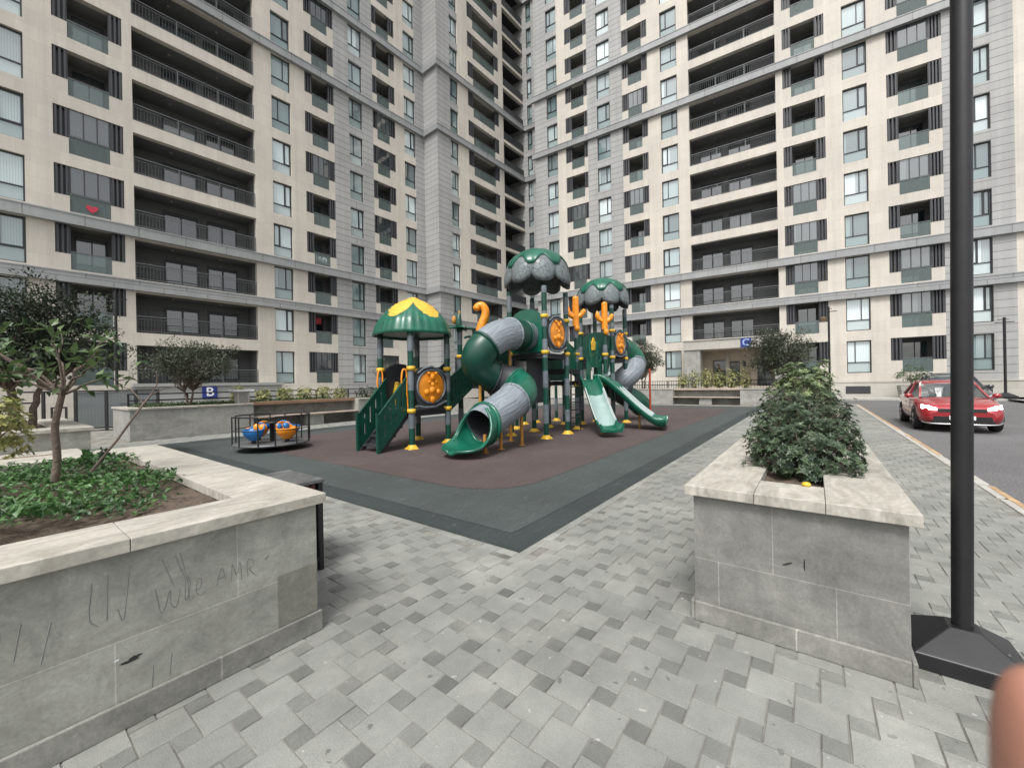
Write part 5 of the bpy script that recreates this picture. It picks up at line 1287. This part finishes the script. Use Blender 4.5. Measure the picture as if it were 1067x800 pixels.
# washing and small signs of life on the balconies
def washing(label, F_, s, y, z, items):
    P = F_.O + F_.d*s + F_.n*y; t_ = thing('laundry', label, 'laundry', (P.x,P.y,z), math.atan2(F_.d.y, F_.d.x)); w_ = sum(i[0] for i in items)+.06*len(items)
    MB().tube([(-.1,0,0),(w_+.1,0,0)], .01, 6).build('line', K['rail'], t_); x = 0
    for i, (wd, ln, col) in enumerate(items):
        m_ = MB(); st_ = []
        for k in range(7):
            q_ = k/6; st_.append([(x+wd*q_, .03*math.sin(q_*7+i), .0),(x+wd*q_+.02, .05*math.sin(q_*9+i), -ln*(1+.05*math.sin(q_*5))),(x+wd*q_+.02, .05*math.sin(q_*9+i)+.015, -ln*(1+.05*math.sin(q_*5))),(x+wd*q_, .03*math.sin(q_*7+i)+.015, .0)])
        m_.loft(st_).build('garment', M('cloth', col, .9, var=.15, bump=0), t_); x += wd+.06
washing('pink and dark washing on a balcony of the right tower, above its third band', g, g.s_(828,245), .55, 14.1, ((.7,.5,(.55,.42,.42)),(.4,.45,(.10,.10,.12)),(.6,.4,(.5,.5,.52))))
washing('white washing on a balcony of the left tower just above the lower bands', f, f.s_(328,270), .30, 12.55, ((.35,.55,(.7,.7,.7)),(.3,.5,(.6,.6,.62)),(.4,.5,(.72,.72,.70))))
washing('red cloth hung high on a low balcony of the left tower', f, f.s_(325,335), .45, 7.35, ((1.0,.55,(.28,.03,.04)),))
washing('pale bedding hung on an upper balcony of the right tower beside the far grey column', g, g.s_(940,150), .30, 21.5, ((.9,.6,(.5,.52,.55)),(.5,.5,(.36,.30,.28))))
washing('blue and white washing on a balcony in the grey part of the left tower', f, f.s_(393,190), .35, 25.9, ((.4,.6,(.12,.18,.30)),(.5,.5,(.62,.62,.62))))
m_ = MB(); pts = [(.16*math.sin(t)**3*1.6, (.13*math.cos(t)-.05*math.cos(2*t)-.02*math.cos(3*t))*1.6) for t in (2*math.pi*i/24 for i in range(24))]
m_.prism(pts, lambda x, z: (x,-.01,z), lambda x, z: (x,.01,z)); o = m_.build('heart_decoration', M('heart_red', (.45,.03,.06), .6, bump=0))
P = f.O + f.d*f.s_(96,214) + f.n*.0; o.location = (P.x, P.y, 12.15); o.rotation_euler = (0,0,AL); tag(o, 'red heart decoration on the glass of a left tower balcony', 'decoration')

# ================================================================== CAR
K['carred'] = M('car_paint_red', (.30,.012,.018), .28, .15, var=.06, bump=0, coat=1); K['carglass'] = M('car_glass', (.03,.04,.045), .04, var=.1, bump=0, spec=1)
K['tyre'] = M('tyre', (.016,.016,.017), .85, bump=.1); K['rim'] = M('alloy_rim', (.35,.36,.37), .3, .8, bump=0); K['chrome'] = M('chrome', (.7,.7,.7), .12, 1, bump=0)
def half(y, hw, zs, zb, cr=.03): 
    h_ = [(.0,zs),(hw*.80,zs),(hw*.96,zs+.10),(hw,zs+.30 if zb-zs > .5 else zs+(zb-zs)*.4),(hw*.985,zb-.14),(hw*.93,zb-.04),(hw*.78,zb+.01),(hw*.4,zb+.01+cr),(0,zb+.015+cr)]
    return [(x,y,z) for x,z in h_] + [(-x,y,z) for x,z in h_[::-1][1:-1]]
stns = [(-2.28,.70,.42,.80),(-2.20,.82,.34,.95),(-1.95,.88,.24,1.02),(-1.4,.90,.20,1.03),(-.6,.905,.19,1.0),(.3,.905,.19,.98),(.95,.90,.19,.985),(1.25,.90,.20,.96),(1.7,.885,.22,.88),(2.02,.85,.23,.80),(2.18,.78,.25,.72),(2.26,.66,.30,.60)]
m, t, b, N, L = nodes('headlight_lit'); b.inputs['Base Color'].default_value = (.9,.9,.9,1); b.inputs['Emission Color'].default_value = (1,.98,.94,1); b.inputs['Emission Strength'].default_value = 30; K['headlight'] = m
def car(label, x, y, rot, paint, light, scale=(1,1,1)):
    CAR = thing('car', label, 'car', (x,y,-.121), rot); CAR.scale = scale
    MB().loft([half(*s_) for s_ in stns]).build('body', paint, CAR)
    gh = [(-1.75,.76,1.0,.70,1.03),(-1.05,.78,1.0,.58,1.42),(-.3,.79,1.0,.60,1.485),(.25,.79,.98,.58,1.45),(1.22,.76,.96,.70,.985)]
    MB().loft([[(b_,y,z0),(t_2,y,z1),(t_2*.5,y,z1+.02),(-t_2*.5,y,z1+.02),(-t_2,y,z1),(-b_,y,z0)] for y,b_,z0,t_2,z1 in gh], smooth=False).build('window', K['carglass'], CAR)
    rf = [(-1.15,.57,1.375),(-1.0,.585,1.435),(-.3,.605,1.495),(.22,.585,1.462),(.36,.585,1.408)]
    o = MB().loft([[(-w_,y,z-.012),(w_,y,z-.012),(w_*.97,y,z+.012),(w_*.5,y,z+.034),(-w_*.5,y,z+.034),(-w_*.97,y,z+.012)] for y,w_,z in rf]).build('roof', paint, CAR)
    m_ = MB()
    for sx in (-1,1):
        m_.bar((sx*.585,.25,1.45),(sx*.72,1.22,.985),.05,.05); m_.bar((sx*.60,-.35,1.48),(sx*.80,-.35,1.0),.05,.06); m_.bar((sx*.57,-1.1,1.40),(sx*.74,-1.75,1.02),.10,.06); m_.bar((sx*.595,-1.1,1.41),(sx*.605,.3,1.455),.04,.04)
    m_.build('pillar', paint, CAR)
    m_ = MB(); m_.bar((-.5,.10,1.53),(-.5,-.8,1.56),.03); m_.bar((.5,.10,1.53),(.5,-.8,1.56),.03); m_.build('roof_rail', K['black'], CAR)
    m_ = MB(); m_.bar((-.45,1.13,1.04),(.2,1.22,1.0),.02); m_.build('wiper', K['black'], CAR)
    for sx in (-1,1):
        for y in (1.38,-1.38):
            w_ = MB(); w_.lathe([(.20,-.10),(.30,-.11),(.325,-.08),(.33,0),(.325,.08),(.30,.11),(.20,.10)], 28)
            wo_ = w_.build('wheel', K['tyre'], CAR, (sx*.80,y,.33)); wo_.rotation_euler = (0,R_(90),0)
            r_ = MB(); r_.lathe([(.21,.085),(.20,.10),(.05,.09),(.02,.10)] if sx > 0 else [(.21,-.085),(.20,-.10),(.05,-.09),(.02,-.10)], 24)
            for k in range(5):
                t = 2*math.pi*k/5; zz = sx*.104; r_.bar((.04*math.cos(t),.04*math.sin(t),zz),(.20*math.cos(t),.20*math.sin(t),zz),.05,.02)
            r_.build('rim', K['rim'], wo_)
            ar = MB(); ar.tube([(sx*.862, y+.385*math.cos(t), .33+.385*math.sin(t)) for t in (math.pi*i/14 for i in range(15))], .045, 8); ar.build('wheel_arch', K['tyre'], CAR)
    for sx in (-1,1):
        m_ = MB(); m_.loft([[(sx*.50,2.235,.66),(sx*.50,2.235,.70),(sx*.50,2.14,.72),(sx*.50,2.14,.64)],[(sx*.66,2.205,.66),(sx*.66,2.19,.755),(sx*.66,2.10,.77),(sx*.66,2.10,.64)],[(sx*.80,2.08,.69),(sx*.80,2.05,.78),(sx*.80,1.98,.79),(sx*.80,1.98,.68)]]).build('headlight', light, CAR)
        m_ = MB(); m_.ball((sx*.95,.92,1.03),(.10,.07,.075)); m_.bar((sx*.82,.95,.98),(sx*.9,.93,1.0),.04); m_.build('mirror', paint, CAR)
        m_ = MB(); m_.bar((sx*.895,-1.9,.97),(sx*.90,1.2,.955),.012,.02); m_.build('side_trim', K['chrome'], CAR)
        MB().bar((sx*.908,-.2,.80),(sx*.908,-.02,.80),.02,.03).build('handle', K['chrome'], CAR); MB().bar((sx*.908,.75,.80),(sx*.908,.92,.80),.02,.03).build('handle', K['chrome'], CAR)
    m_ = MB(); m_.loft([[(-.48,2.20,.60),(.48,2.20,.60),(.48,2.275,.60),(-.48,2.275,.60)],[(-.5,2.20,.69),(.5,2.20,.69),(.5,2.255,.69),(-.5,2.255,.69)]], smooth=False).build('grille', K['tyre'], CAR)
    m_ = MB(); m_.loft([[(-.68,2.12,.27),(.68,2.12,.27),(.60,2.27,.27),(-.60,2.27,.27)],[(-.74,2.10,.47),(.74,2.10,.47),(.55,2.285,.47),(-.55,2.285,.47)]], smooth=False).build('air_intake', K['tyre'], CAR)
    m_ = MB(); m_.tube(spline([(-.80,2.08,.30),(-.62,2.25,.255),(0,2.31,.25),(.62,2.25,.255),(.80,2.08,.30)],4), .022, 8).build('bumper_lip', K['chrome'], CAR)
    MB().box(-.26,.26,2.29,2.30,.38,.49).build('number_plate', K['white'], CAR)
    return CAR
car('red saloon car with its headlights on driving along the road behind the black lamp post', 14.3, 13.35, math.atan2(-.79,-.62)-math.pi/2, K['carred'], K['headlight'])
car('dark tall car parked behind the red car', 18.75, 17.3, math.atan2(-.8,-.6)-math.pi/2, M('car_paint_dark', (.03,.032,.036), .3, .2, var=.05, bump=0, coat=1), M('headlight_off', (.45,.47,.5), .1, .5, bump=0), (1.02,1,1.16))

# ================================================================== PHOTOGRAPHER'S FINGER
me = bpy.data.meshes.new('person'); V = []; Ed = []; Rd = []
def vtx(p, r, par=None):
    V.append(p); Rd.append(r)
    if par is not None: Ed.append((par, len(V)-1))
    return len(V)-1
W0 = vtx((.150,.060,1.285), .026)
pm = vtx((.146,.074,1.335), .029, W0); kn = vtx((.134,.084,1.385), .024, pm)
i1 = vtx((.121,.089,1.418), .0112, kn); i2 = vtx((.1165,.089,1.448), .0100, i1); i3 = vtx((.1150,.088,1.470), .0094, i2); vtx((.1162,.0875,1.4812), .0074, i3)
for dx, dy, lens in ((.017,-.004,.9),(.031,-.012,.85),(.043,-.022,.7)):      # three curled fingers beside it
    k1 = vtx((.134+dx,.086+dy,1.392-dx*.25), .0108, kn); k2 = vtx((.130+dx,.110+dy,1.404-dx*.3), .0096, k1); k3 = vtx((.131+dx,.124+dy,1.388-dx*.3), .0088, k2); vtx((.133+dx,.116+dy,1.370-dx*.3), .0076, k3)
t1 = vtx((.125,.090,1.352), .0125, pm); t2 = vtx((.116,.108,1.372), .0108, t1); vtx((.121,.120,1.388), .0092, t2)
e1_ = vtx((.175,.010,1.20), .030, W0); vtx((.225,-.10,1.08), .040, e1_)
V = [(x+.0013, y, z+.0040) for x, y, z in V]; me.from_pydata(V, Ed, []); me.materials.append(K['skin'])
hand = bpy.data.objects.new('person', me); COL.objects.link(hand)
sk = hand.modifiers.new('skin', 'SKIN'); sk.use_smooth_shade = True
for i, r in enumerate(Rd): me.skin_vertices[0].data[i].radius = (r, r)
me.skin_vertices[0].data[0].use_root = True
ss = hand.modifiers.new('sub', 'SUBSURF'); ss.levels = 2; ss.render_levels = 3
tag(hand, "photographer's bare hand with one fingertip reaching into the lower right corner", 'person')
